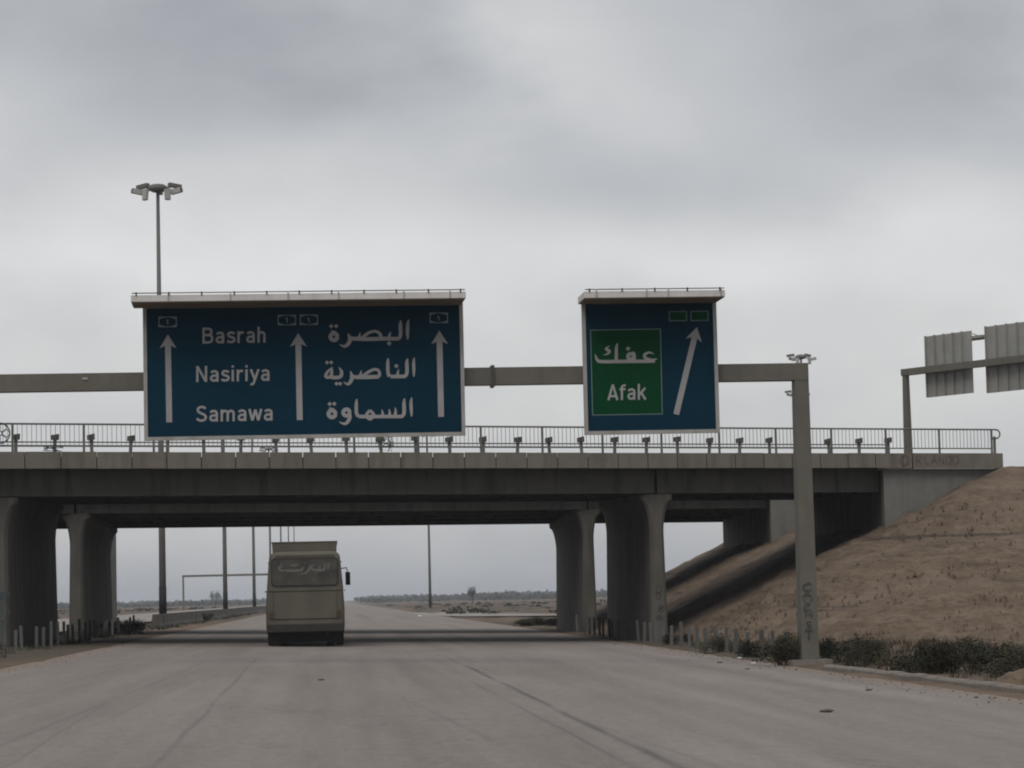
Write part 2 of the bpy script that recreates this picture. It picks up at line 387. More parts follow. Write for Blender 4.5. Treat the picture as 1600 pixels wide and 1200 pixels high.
    m2 = t.nodes.new('ShaderNodeMix'); m2.data_type = 'RGBA'; L.new(sand, m2.inputs['Factor']); L.new(mmx.outputs['Result'], m2.inputs['A'])
    m2.inputs['B'].default_value = (.19, .14, .105, 1)
    L.new(m2.outputs['Result'], b.inputs['Base Color'])
    bp = t.nodes.new('ShaderNodeBump'); bp.inputs['Strength'].default_value = .35; bp.inputs['Distance'].default_value = .01
    L.new(fine, bp.inputs['Height']); L.new(bp.outputs[0], b.inputs['Normal'])
    MATS['road'] = m
MARKS = [(715, 1035, 1060, 1200, .085, .75), (735, 1065, 990, 1200, .05, .4), (910, 1125, 1120, 1200, .035, .4), (640, 1095, 850, 1200, .05, .3),
         (320, 1035, 0, 1165, .06, .35), (400, 1030, 235, 1200, .05, .4), (205, 1075, 20, 1190, .03, .3), (310, 1060, 130, 1140, .03, .3),
         (250, 1030, 0, 1095, .05, .22), (475, 1030, 460, 1120, .3, .10), (560, 1040, 600, 1200, .35, .10), (960, 1025, 1300, 1130, .2, .08)]
road_mat()
rd = MB(); ys = lines([(-60, 30, 15), (30, 140, 4), (140, 600, 20), (600, 9000, 700)]); xs = [-7.2, -3, 1.7, 6, 10.6]
rd.v = [(x, y, prof(x)) for y in ys for x in xs]
rd.f = [(j * 5 + i, j * 5 + i + 1, (j + 1) * 5 + i + 1, (j + 1) * 5 + i) for j in range(len(ys) - 1) for i in range(4)]
tag(rd.build('road', 'road'), kind='structure')
mat('road_far', (.30, .27, .245), (.40, .365, .335), .5, .85, stretch=(1, .15, 1))
od = MB(); od.v = [(x, y, .18 + .01) for y in ys for x in (-28.2, -14.2)]
od.f = [(j * 2, j * 2 + 1, j * 2 + 3, j * 2 + 2) for j in range(len(ys) - 1)]
tag(od.build('opposite_carriageway', 'road_far'), kind='structure')
# slip road that joins from the right beyond the overpass
sr = MB(); cl = [(12.0, 330), (13.2, 280), (16.5, 248), (24, 232), (36, 226), (52, 222), (75, 214), (100, 200)]
for i, (x, y) in enumerate(cl):
    x2, y2 = cl[min(i + 1, len(cl) - 1)]; x1, y1 = cl[max(0, i - 1)]
    d = Vector((x2 - x1, y2 - y1, 0)).normalized(); n = Vector((d.y, -d.x, 0)); hw = 3.2 + (1.4 if i < 4 else .6)
    for k in (-1, 1):
        p = Vector((x, y, -.235)) - n * k * hw; sr.v.append(tuple(p))
sr.f = [(i * 2, i * 2 + 1, i * 2 + 3, i * 2 + 2) for i in range(len(cl) - 1)]
tag(sr.build('slip_road', 'road_far'), kind='structure')

# embankment ------------------------------------------------------------------
eb = MB(); ex = lines([(7, 60, .34), (60, 160, 5)]); ey = lines([(70, 150, .42), (150, 200, 2.0)])
en = len(ex)
for y in ey:
    for x in ex:
        h = bank_h(x, y); z = h
        if h > -1:
            rough = .17 * fbm(x * .35, y * .35, 2, 6) + .20 * fbm(x * 1.1, y * 1.1, h * 2.8, 7, .45) + .05 * math.sin(h * 5.2 + 2.5 * fbm(x * .12, y * .12, 9, 3)) * (1 + fbm(x * .3, y * .3, 4, 2)) + .10 * math.tanh((h - 1.9 - .25 * fbm(x * .09, y * .09, 7, 3)) / .04) * max(0, min(1, .4 + 1.6 * fbm(x * .11, y * .11, 14, 2))) + .08 * math.tanh((h - 4.6 - .3 * fbm(x * .09, y * .09, 17, 3)) / .05) * max(0, min(1, .3 + 1.6 * fbm(x * .12, y * .12, 24, 2)))
            z = h + rough * max(0.0, min(1, (6.0 - h) / 1.6)) * (0.45 if st_of(x, y)[1] > 0 else 1.0)
        eb.v.append((x, y, max(z, -.9)))
for j in range(len(ey) - 1):
    for i in range(en - 1):
        q = (j * en + i, j * en + i + 1, (j + 1) * en + i + 1, (j + 1) * en + i)
        if max(eb.v[k][2] for k in q) > -.8: eb.f.append(q)
tag(eb.build('embankment', 'bank_dirt', smooth=True), kind='structure')

# kerb on the right -------------------------------------------------------------
kerb = thing('kerb', None, None); tag(kerb, kind='structure')
kp = [gnd(1285, 1047), gnd(1400, 1061), gnd(1500, 1073.5), gnd(1600, 1086), gnd(1760, 1107)]
def along(pl, d):
    for a, b in zip(pl, pl[1:]):
        l = (b - a).length
        if d <= l: return a + (b - a) * (d / l), (b - a).normalized()
        d -= l
    return pl[-1], (pl[-1] - pl[-2]).normalized()
tot = sum((b - a).length for a, b in zip(kp, kp[1:])); n = int(tot / 1.0)
for i in range(n):
    p, d = along(kp, (i + .5) * 1.0); d = Vector((d.x, d.y, 0)).normalized(); nn = Vector((-d.y, d.x, 0))
    if nn.x < 0: nn = -nn
    j = random.uniform(-.012, .012); zt = p.z + .125 + random.uniform(-.012, .012); hl = .488
    m_ = MB()
    sec = [(0 + j, p.z - .1), (0.01 + j, zt - .04), (.05 + j, zt), (.19 + j, zt + .004), (.20 + j, p.z - .1)]
    rings = [[p + d * k * hl + nn * a_ + Vector((0, 0, z_ - p.z)) for a_, z_ in sec] for k in (-1, 1)]
    m_.loft(rings).build('kerb_stone', 'kerb_concrete', kerb)

# ------------------------------------------------------------------ overpass
Z_TOP, Z_FB, Z_BB = 6.55, 6.00, 5.11         # fascia top, fascia bottom, girder bottom
def overpass(name, label, t0, t1, slope, zoff, detailed):
    root = thing(name, label, 'bridge', B(0, t0 + 1.0, prof(10.6)))
    zc = lambda t: zoff + slope * (t - t0)
    sA, sB = -52.0, S_AB + .35
    def slabprism(s0, s1, ta, tb, za0, za1, nm, m):     # za: bottom/top relative
        q = MB(); q.hexa([B(s0, ta, za0 + zc(ta)), B(s1, ta, za0 + zc(ta)), B(s1, tb, za0 + zc(tb)), B(s0, tb, za0 + zc(tb))],
                         [B(s0, ta, za1 + zc(ta)), B(s1, ta, za1 + zc(ta)), B(s1, tb, za1 + zc(tb)), B(s0, tb, za1 + zc(tb))])
        return q.build(nm, m, root)
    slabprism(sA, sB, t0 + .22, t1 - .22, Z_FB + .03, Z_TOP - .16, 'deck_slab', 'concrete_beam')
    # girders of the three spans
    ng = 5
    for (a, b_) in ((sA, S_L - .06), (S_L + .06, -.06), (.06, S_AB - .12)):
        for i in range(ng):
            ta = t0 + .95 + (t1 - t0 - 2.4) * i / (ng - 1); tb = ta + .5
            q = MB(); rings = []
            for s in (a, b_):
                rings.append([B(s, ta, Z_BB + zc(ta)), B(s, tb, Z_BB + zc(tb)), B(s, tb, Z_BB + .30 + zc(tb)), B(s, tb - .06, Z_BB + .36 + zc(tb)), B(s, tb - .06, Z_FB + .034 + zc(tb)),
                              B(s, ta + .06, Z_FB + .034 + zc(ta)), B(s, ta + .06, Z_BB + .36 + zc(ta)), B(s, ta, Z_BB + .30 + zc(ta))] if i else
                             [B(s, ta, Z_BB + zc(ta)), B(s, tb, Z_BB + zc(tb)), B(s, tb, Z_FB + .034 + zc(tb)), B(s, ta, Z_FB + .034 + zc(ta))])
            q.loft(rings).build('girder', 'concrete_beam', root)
    # parapet beam of precast panels, each its own piece
    wdt = 1.2; nA = int((S_END - (-52.0)) / wdt)
    for side in (0, 1) if detailed else (0,):
        tf = t0 if side == 0 else t1
        sg = 1 if side == 0 else -1
        for i in range(nA + 1):
            s0 = -52.0 + i * wdt; s1 = min(s0 + wdt - .03, S_END)
            if S_AB + 1.2 < s0: continue
            if s0 <= S_AB + 1.2 < s1: s1 = S_AB + 1.15
            j = random.uniform(-.006, .006); jz = random.uniform(-.006, .006)
            ta, tb = tf + j, tf + sg * .24
            q = MB(); q.hexa([B(s0, ta, Z_FB + zc(t0) + jz), B(s1, ta, Z_FB + zc(t0) + jz), B(s1, tb, Z_FB + zc(t0)), B(s0, tb, Z_FB + zc(t0))],
                             [B(s0, ta, Z_TOP + zc(tf) + jz), B(s1, ta, Z_TOP + zc(tf) + jz), B(s1, tb, Z_TOP + zc(tf)), B(s0, tb, Z_TOP + zc(tf))])
            q.build('fascia_panel', 'concrete_fascia', root)
        q = MB(); s0 = S_AB + 1.2; ta, tb = tf - sg * .012, tf + sg * .26
        q.hexa([B(s0, ta, Z_FB - .02), B(S_END, ta, Z_FB - .02), B(S_END, tb, Z_FB - .02), B(s0, tb, Z_FB - .02)],
               [B(s0, ta, Z_TOP + .004 + zc(tf)), B(S_END, ta, Z_TOP + .004 + zc(tf)), B(S_END, tb, Z_TOP + .004 + zc(tf)), B(s0, tb, Z_TOP + .004 + zc(tf))])
        q.build('end_fascia', 'concrete_fascia', root)
    # abutment wall with wing walls
    q = MB(); ta, tb = t0 + .55, t1 - .55
    q.hexa([B(S_AB, ta, .5), B(S_AB + 1.0, ta, .5), B(S_AB + 1.0, tb, .5), B(S_AB, tb, .5)],
           [B(S_AB, ta, Z_FB - .012), B(S_AB + 1.0, ta, Z_FB - .012), B(S_AB + 1.0, tb, Z_FB - .012), B(S_AB, tb, Z_FB - .012)])
    q.build('abutment', 'concrete', root)
    q = MB(); t2 = t0 + .5
    q.hexa([B(S_AB - .06, t2 - .2, 1.0), B(S_END - .15, t2 - .2, 3.5), B(S_END - .15, t2 + .35, 3.5), B(S_AB - .06, t2 + .35, 1.0)],
           [B(S_AB - .06, t2 - .2, Z_FB - .024), B(S_END - .15, t2 - .2, Z_FB - .024), B(S_END - .15, t2 + .35, Z_FB - .024), B(S_AB - .06, t2 + .35, Z_FB - .024)])
    q.build('wing_wall', 'concrete_pale', root)
    # piers: wall piers flaring out below the girders
    for s in (-40.0, S_L, 0.0):
        base = B(s, t0 + .95, 0); gz = prof(base.x) - .3; top = Z_BB - .06
        ln = (t1 - t0) - 1.9
        prf = []
        for k in range(15):
            z = gz + (3.7 - gz) * k / 3 if k < 3 else 3.7 + (top - .16 - 3.7) * (k - 3) / 11
            u = 0 if k < 3 else (k - 3) / 11
            hw = .325 - .07 * min(1, (z - gz) / (3.7 - gz)) + .33 * (1 - math.sqrt(max(0, 1 - u * u))) ** 0.9
            prf.append((hw, z))
        prf.append((prf[-1][0], top + .04))
        q = MB(); rings = []
        for (ty, ch) in ((0, .10), (.10, .0), (ln - .10, .0), (ln, .10)):
            rr = []
            for hw, z in prf: rr.append(base + Vector((-(hw - ch), ty, z + slope * ty + zoff)))
            for hw, z in reversed(prf): rr.append(base + Vector((hw - ch, ty, z + slope * ty + zoff)))
            rings.append(rr)
        # extend down where the deck offset lifts the profile
        for rr in rings:
            rr[0].z = gz; rr[-1].z = gz
        o = q.loft(rings).build('pier', 'concrete', root)
        for k in range(2):
            ty = ln * (.03 + .94 * k)
            MB().box(base + Vector((0, ty, top + slope * ty + zoff + .05)), (.4, .35, .08)).build('bearing', 'rubber', root)
    return root
T1A, T1B = -.95, 16.6
T2A, T2B = 25.4, 42.4
near = overpass('overpass_bridge', 'grey concrete motorway overpass with panelled parapet, nearer of the two decks', T1A, T1B, .0185, 0.0, True)
far = overpass('overpass_bridge', 'second concrete overpass deck seen beneath and behind the nearer deck', T2A, T2B, -.016, .33, False)

# railing on the near parapet --------------------------------------------------------
TR = T1A + .12; ZR = Z_TOP + .92; SR_END = S_END - .45
rl = thing('bridge_railing', 'thin steel railing with upright bars along the near overpass edge', 'railing', B(0, TR, Z_TOP))
q = MB(); q.tube([B(s, TR, ZR) for s in (-52, SR_END)] + [B(SR_END + .22 + .17 * math.cos(a), TR, ZR - .17 + .17 * math.sin(a)) for a in [math.pi / 2 - k * math.pi / 6 for k in range(0, 7)]] + [B(SR_END + .03, TR, ZR - .34)], .032, 6)
q.build('top_rail', 'rail_steel', rl)
MB().box(B((-52 + SR_END) / 2, TR, Z_TOP + .19), (52 + SR_END, .04, .045), (A, Vector((-A.y, A.x, 0)), zz)).build('bottom_rail', 'rail_steel', rl)
post = None; bal = None; bay = 2.38; nb = int((SR_END + 52) / bay)
for i in range(nb + 1):
    s = SR_END - i * bay
    if post is None:
        m_ = MB().box((0, 0, .46), (.07, .05, .92), (A, Vector((-A.y, A.x, 0)), zz)); post = m_.build('post', 'rail_steel', rl); o = post
    else:
        o = post.copy(); C.objects.link(o)
    o.location = B(s, TR, Z_TOP) - Vector(rl['_o']) + Vector(rl['_o'] if o is post else rl['_o'])*0
    if i == 0: post.location = B(s, TR, Z_TOP) - rl.location
    # the first post's mesh was built around the world origin
    if i == nb: break
    if bal is None:
        m_ = MB()
        for k in range(1, 15): m_.box(A * (-bay * k / 15) + Vector((0, 0, .55)), (.014, .014, .72), (A, Vector((-A.y, A.x, 0)), zz))
        bal = m_.build('bar_panel', 'rail_steel', rl); tag(bal, kind='stuff'); o = bal
    else:
        o = bal.copy(); C.objects.link(o)
    o.location = B(s, TR, Z_TOP) - rl.location
for o in (post, bal):       # undo the parent offset baked in by build()
    off = Vector(rl['_o'])
    for v in o.data.vertices: v.co += off
m_ = MB().box(B(SR_END + .14, TR + .03, Z_TOP + .33), (.09, .05, .66), (A, Vector((-A.y, A.x, 0)), zz)); m_.build('end_post', 'rail_steel', rl)
# rosette ornament caught on the railing at the far left
def px_on_bridge(px, t):
    n_ = Vector((-A.y, A.x, 0)); return onplane(px, 700, B(0, t, 0), n_)
def s_px(px, t):
    p = px_on_bridge(px, t); return (p - B(0, t, 0)).dot(A)
s = s_px(0, TR); c = B(s, TR - .08, Z_TOP + .60)
ro = thing('wire_rosette', 'round flower-shaped wire ornament fixed to the railing at far left', 'ornament', c)
up_ = zz
def ring(cn, r_, rr, n=16, m_=None):
    m_ = m_ or MB()
    m_.tube([cn + A * (r_ * math.cos(2 * math.pi * k / n)) + zz * (r_ * math.sin(2 * math.pi * k / n)) for k in range(n + 1)], rr, 5, False); return m_
ring(c, .34, .02).build('outer_ring', 'green_wire', ro)
for k in range(6):
    a = k * math.pi / 3; ring(c + A * (.2 * math.cos(a)) + zz * (.2 * math.sin(a)), .125, .014, 12).build('petal', 'green_wire', ro)
ring(c, .075, .016, 10).build('hub', 'green_wire', ro)
# tangled wire
def tangle(px, lbl, hgt, n, sd):
    rnd = random.Random(sd); s = s_px(px, TR); c = B(s, TR - .07, Z_TOP)
    m_ = MB()
    for i in range(n):
        pts = [c + A * rnd.uniform(-.35, .35) + zz * max(.02, rnd.uniform(0, hgt)) + Vector((0, rnd.uniform(-.02, .02), 0)) for _ in range(2)]
        mid = [c + A * rnd.uniform(-.35, .35) + zz * max(.02, rnd.uniform(0, hgt)) for _ in range(2)]
        m_.tube([pts[0]] + mid + [pts[1]], .014, 5)
    tag(m_.build('wire_tangle', 'green_wire'), lbl, 'wire')
tangle(601, 'green wire tangle on the parapet below the big blue sign', .55, 7, 3)
tangle(84, 'small wire tangle on the parapet left of the big blue sign', .22, 4, 5)

# guard rail posts behind the railing, with block heads and a cable rail ---------------------
TG = T1A + 3.6; ZG = Z_TOP - .16 + .0185 * 3.6
gr = thing('deck_guard_rail', 'low guard rail with square block-headed posts on the overpass deck', 'guard rail', B(0, TG, ZG))
axs = (A, Vector((-A.y, A.x, 0)), zz)
s_last = s_px(1388, TG); gpost = ghead = None
off = Vector(gr['_o'])
for i in range(48):
    s = s_last - i * 1.33
    if s < -52: break
    loc = B(s, TG, ZG) - gr.location
    if gpost is None:
        gpost = MB().box((0, 0, .40), (.10, .08, .80), axs).build('post', 'rail_steel', gr)
        for v in gpost.data.vertices: v.co += off
        ghead = MB().hexa([A * -.11 + zz * .70 + axs[1] * -.12, A * .10 + zz * .70 + axs[1] * -.12, A * .10 + zz * .70 + axs[1] * .12, A * -.11 + zz * .70 + axs[1] * .12],
                          [A * -.105 + zz * .87 + axs[1] * -.12, A * .105 + zz * .91 + axs[1] * -.12, A * .105 + zz * .91 + axs[1] * .12, A * -.105 + zz * .87 + axs[1] * .12]).build('block_head', 'steel_dark', gpost)
        ghead.location = (0, 0, 0)
        for v in ghead.data.vertices: v.co += off if '_o' in gpost else Vector()
        gpost.location = loc
    else:
        p2 = gpost.copy(); C.objects.link(p2); p2.location = loc + Vector((0, 0, random.uniform(-.04, .02))); p2.rotation_euler = (R(random.uniform(-3, 3)), R(random.uniform(-4, 4)), R(random.uniform(-8, 8)))
        h2 = ghead.copy(); C.objects.link(h2); h2.parent = p2
for zz_ in (.50, .62):
    MB().box(B((s_last - 52) / 2, TG, ZG + zz_), (52 + s_last, .045, .045), axs).build('rail', 'rail_steel', gr)
s = s_px(668, TG); bp_ = thing('marker_board', 'small dark board on a thin post on the deck below the big sign', 'sign', B(s, TG + .5, ZG))
MB().box(B(s, TG + .5, ZG + .5), (.05, .05, 1.0), axs).build('post', 'steel_dark', bp_)
MB().box(B(s, TG + .45, ZG + 1.02), (.42, .03, .22), axs).build('board', 'steel_dark', bp_)

# ------------------------------------------------------------------ sign gantry over the road
G_AL = R(5.6)
GA = (math.cos(G_AL) * r0 + math.sin(G_AL) * f0).normalized()
GN = Vector((-GA.y, GA.x, 0)); GP = at(1250, 921.6, 63.0); GP.z = 0
gax = (GA, GN, zz)
def gpt(px, py, off=0.0): return onplane(px, py, GP + GN * off, GN)
base_p = gpt(1263, 1037); ga0 = (base_p - GP).dot(GA); gz0 = prof(20)
zb_top = gpt(1200, 569).z; zb_bot = gpt(1200, 595.5).z
pa = (gpt(1250, 590) - GP).dot(GA)
gantry = thing('sign_gantry', 'grey box-beam sign gantry spanning the near road', 'gantry', GP + GA * pa + zz * gz0)
def gpost_at(a, zt, nm='post'):
    m_ = MB(); b0 = GP + GA * a
    rr = lambda hw, hd, z: [b0 + GA * -hw + GN * -hd + zz * z, b0 + GA * hw + GN * -hd + zz * z, b0 + GA * hw + GN * hd + zz * z, b0 + GA * -hw + GN * hd + zz * z]
    m_.loft([rr(.205, .24, gz0 + .02), rr(.165, .19, zt)]); return m_.build(nm, 'gantry_grey', gantry)
gpost_at(pa, zb_bot + .004); aL = (gpt(-330, 600) - GP).dot(GA)
gpost_at(aL, zb_bot + .004)
aR = (gpt(1260.5, 580) - GP).dot(GA)
MB().box(GP + GA * ((aL - .3 + aR) / 2) + zz * ((zb_top + zb_bot) / 2), (aR - aL + .3, .40, zb_top - zb_bot), gax).build('beam', 'gantry_grey', gantry)
for px in (769,):
    a = (gpt(px, 587) - GP).dot(GA)
    MB().box(GP + GA * a + zz * ((zb_top + zb_bot) / 2), (.075, .47, zb_top - zb_bot + .10), gax).build('splice_flange', 'steel_dark', gantry)
for a in (pa, aL):
    MB().box(GP + GA * a + zz * (gz0 + .06), (.95, .9, .16), gax).build('footing', 'kerb_concrete', gantry)
p = gpt(133, 591.5, -.2); MB().box(p + GN * -.01, (.12, .03, .05), gax).build('clip', 'lamp_pale', gantry)

# lettering tools ----------------------------------------------------------------------------
def smooth(pts, sub=5):
    if len(pts) < 3 or sub == 1: return [tuple(p) for p in pts]
    out = []; P = [pts[0]] + list(pts) + [pts[-1]]
    for i in range(1, len(P) - 2):
        p0_, p1_, p2_, p3_ = P[i - 1], P[i], P[i + 1], P[i + 2]
        for k in range(sub):
            t = k / sub
            out.append(tuple(.5 * (2 * p1_[j] + (p2_[j] - p0_[j]) * t + (2 * p0_[j] - 5 * p1_[j] + 4 * p2_[j] - p3_[j]) * t * t + (3 * p1_[j] - p0_[j] - 3 * p2_[j] + p3_[j]) * t ** 3) for j in range(3)))
    return out + [tuple(P[-2])]
def stroke(m_, pts, mapf, lay, sub=5, wmin=0.01):       # pts: (x, y, width); mapf(x, y, offset) -> world
    pts = smooth(pts, sub); L_, R_ = [], []
    for i, (x, y, wd) in enumerate(pts):
        x2, y2, _ = pts[min(i + 1, len(pts) - 1)]; x1, y1, _ = pts[max(i - 1, 0)]
        l = math.hypot(x2 - x1, y2 - y1) or 1; nx_, ny_ = -(y2 - y1) / l, (x2 - x1) / l
        wd = max(wd, wmin)
        L_.append(mapf(x + nx_ * wd / 2, y + ny_ * wd / 2, lay)); R_.append(mapf(x - nx_ * wd / 2, y - ny_ * wd / 2, lay))
    o = len(m_.v); m_.v += [tuple(p) for p in L_ + R_]; k = len(L_)
    for i in range(k - 1): m_.f.append((o + i, o + i + 1, o + k + i + 1, o + k + i))
def ringpts(cx, cy, rx, ry, wd, n=12, rot=0):
    return [(cx + rx * math.cos(rot + 2 * math.pi * k / n), cy + ry * math.sin(rot + 2 * math.pi * k / n), wd) for k in range(n + 1)]
def polym(m_, pts, mapf, lay):
    o = len(m_.v); m_.v += [tuple(mapf(x, y, lay)) for x, y in pts]; m_.f.append(tuple(range(o, o + len(pts))))
def dot(m_, x, y, r_, mapf, lay): polym(m_, [(x + r_, y), (x, y + r_), (x - r_, y), (x, y - r_)], mapf, lay)
def orient(o, n_):                            # make flat lettering face n_
    me = o.data
    fl = [p.index for p in me.polygons if p.normal.dot(n_) < 0]
    import bmesh
    bm = bmesh.new(); bm.from_mesh(me); bm.faces.ensure_lookup_table()
    bmesh.ops.reverse_faces(bm, faces=[bm.faces[i] for i in fl]); bm.to_mesh(me); bm.free(); return o
def text_mesh(body, offset=0.0, res=4):
    cu = bpy.data.curves.new('t', 'FONT'); cu.body = body; cu.size = 1.0; cu.offset = offset; cu.resolution_u = res
    ob = bpy.data.objects.new('t', cu); C.objects.link(ob)
    bpy.context.view_layer.update()
    me = bpy.data.meshes.new_from_object(ob.evaluated_get(bpy.context.evaluated_depsgraph_get()))
    vs_ = [(v.co.x, v.co.y) for v in me.vertices]; fs = [tuple(p.vertices) for p in me.polygons]
    bpy.data.objects.remove(ob); bpy.data.curves.remove(cu); bpy.data.meshes.remove(me)
    return vs_, fs
CAP = max(y for x, y in text_mesh('N')[0])
def _arch(x): return [(x, .46), (x + .07, .60), (x + .17, .655), (x + .28, .60), (x + .32, .48), (x + .32, .0)]
DIN = {  # strokes of the road lettering: True = curve, False = straight run
 'B': [(0, [(.08, 0), (.08, 1)]), (0, [(.08, .922), (.34, .922)]), (0, [(.08, .53), (.36, .53)]), (0, [(.08, .078), (.36, .078)]), (1, [(.32, .922), (.44, .89), (.50, .80), (.50, .66), (.44, .56), (.32, .53)]), (1, [(.34, .53), (.48, .49), (.54, .39), (.54, .22), (.48, .12), (.34, .078)])],
 'a': [(1, [(.09, .56), (.15, .63), (.26, .66), (.38, .62), (.43, .50), (.43, .25), (.43, 0)]), (1, [(.43, .385), (.26, .385), (.13, .34), (.085, .22), (.13, .11), (.24, .072), (.36, .11), (.43, .21)])],
 's': [(1, [(.43, .57), (.36, .64), (.25, .662), (.14, .63), (.095, .53), (.15, .43), (.27, .375), (.39, .32), (.435, .21), (.38, .11), (.25, .072), (.13, .09), (.05, .16)])],
 'r': [(0, [(.08, 0), (.08, .74)]), (1, [(.08, .44), (.14, .59), (.24, .655), (.36, .64)])],
 'h': [(0, [(.08, 0), (.08, 1)]), (1, _arch(.08) [:]), (0, [(.40, .48), (.40, 0)])],
 'N': [(0, [(.08, 0), (.08, 1)]), (0, [(.56, 0), (.56, 1)]), (0, [(.09, .97), (.55, .03)])],
 'i': [(0, [(.08, 0), (.08, .74)]), (0, [(.08, .86), (.08, 1.0)])],
 'y': [(0, [(.04, .74), (.27, .06)]), (1, [(.47, .74), (.36, .40), (.25, .04), (.19, -.13), (.12, -.19), (.02, -.19)])],
 'S': [(1, [(.52, .80), (.44, .89), (.31, .925), (.17, .88), (.10, .76), (.15, .62), (.30, .52), (.47, .42), (.535, .28), (.47, .13), (.31, .075), (.16, .11), (.05, .22)])],
 'm': [(0, [(.08, 0), (.08, .74)]), (1, _arch(.08)), (1, _arch(.40))],
 'w': [(0, [(.04, .74), (.20, .03)]), (0, [(.20, .03), (.36, .70)]), (0, [(.36, .70), (.52, .03)]), (0, [(.52, .03), (.68, .74)])],
 'A': [(0, [(.04, 0), (.31, .985)]), (0, [(.58, 0), (.31, .985)]), (0, [(.13, .255), (.49, .255)])],
 'f': [(1, [(.17, 0), (.17, .40), (.17, .74), (.21, .88), (.32, .92), (.39, .91)]), (0, [(.03, .68), (.38, .68)])],
 'k': [(0, [(.08, 0), (.08, 1)]), (0, [(.46, .74), (.10, .30)]), (0, [(.23, .44), (.48, 0)])]}
ADV = dict(B=.66, a=.56, s=.52, r=.42, h=.54, N=.70, i=.22, y=.52, S=.64, m=.86, w=.74, A=.62, f=.42, k=.50)
def din_to(m_, body, x0, x1, ybase, ytop, mapf, lay):
    cur = 0; allst = []
    for ch in body:
        for cv, pts in DIN[ch]: allst.append((cv, [(x + cur, y) for x, y in pts]))
        cur += ADV[ch] + .06
    k = (ybase - ytop); w_ = .135
    xa = min(x for _, p in allst for x, y in p) - w_ / 2; xb = max(x for _, p in allst for x, y in p) + w_ / 2
    kx = (x1 - x0) / (xb - xa)
    for i, (cv, pts) in enumerate(allst):
        stroke(m_, [(x0 + (x - xa) * kx, ybase - y * k, w_ * (k + kx) / 2) for x, y in pts], mapf, lay + i * .0004, 4 if cv else 1)
def text_to(m_, body, x0, x1, ybase, ytop, mapf, lay, offset=.012):
    v, f_ = text_mesh(body, offset)
    xa, xb = min(p[0] for p in v), max(p[0] for p in v)
    m_.add([mapf(x0 + (x - xa) / (xb - xa) * (x1 - x0), ybase - y / CAP * (ybase - ytop), lay) for x, y in v], f_)

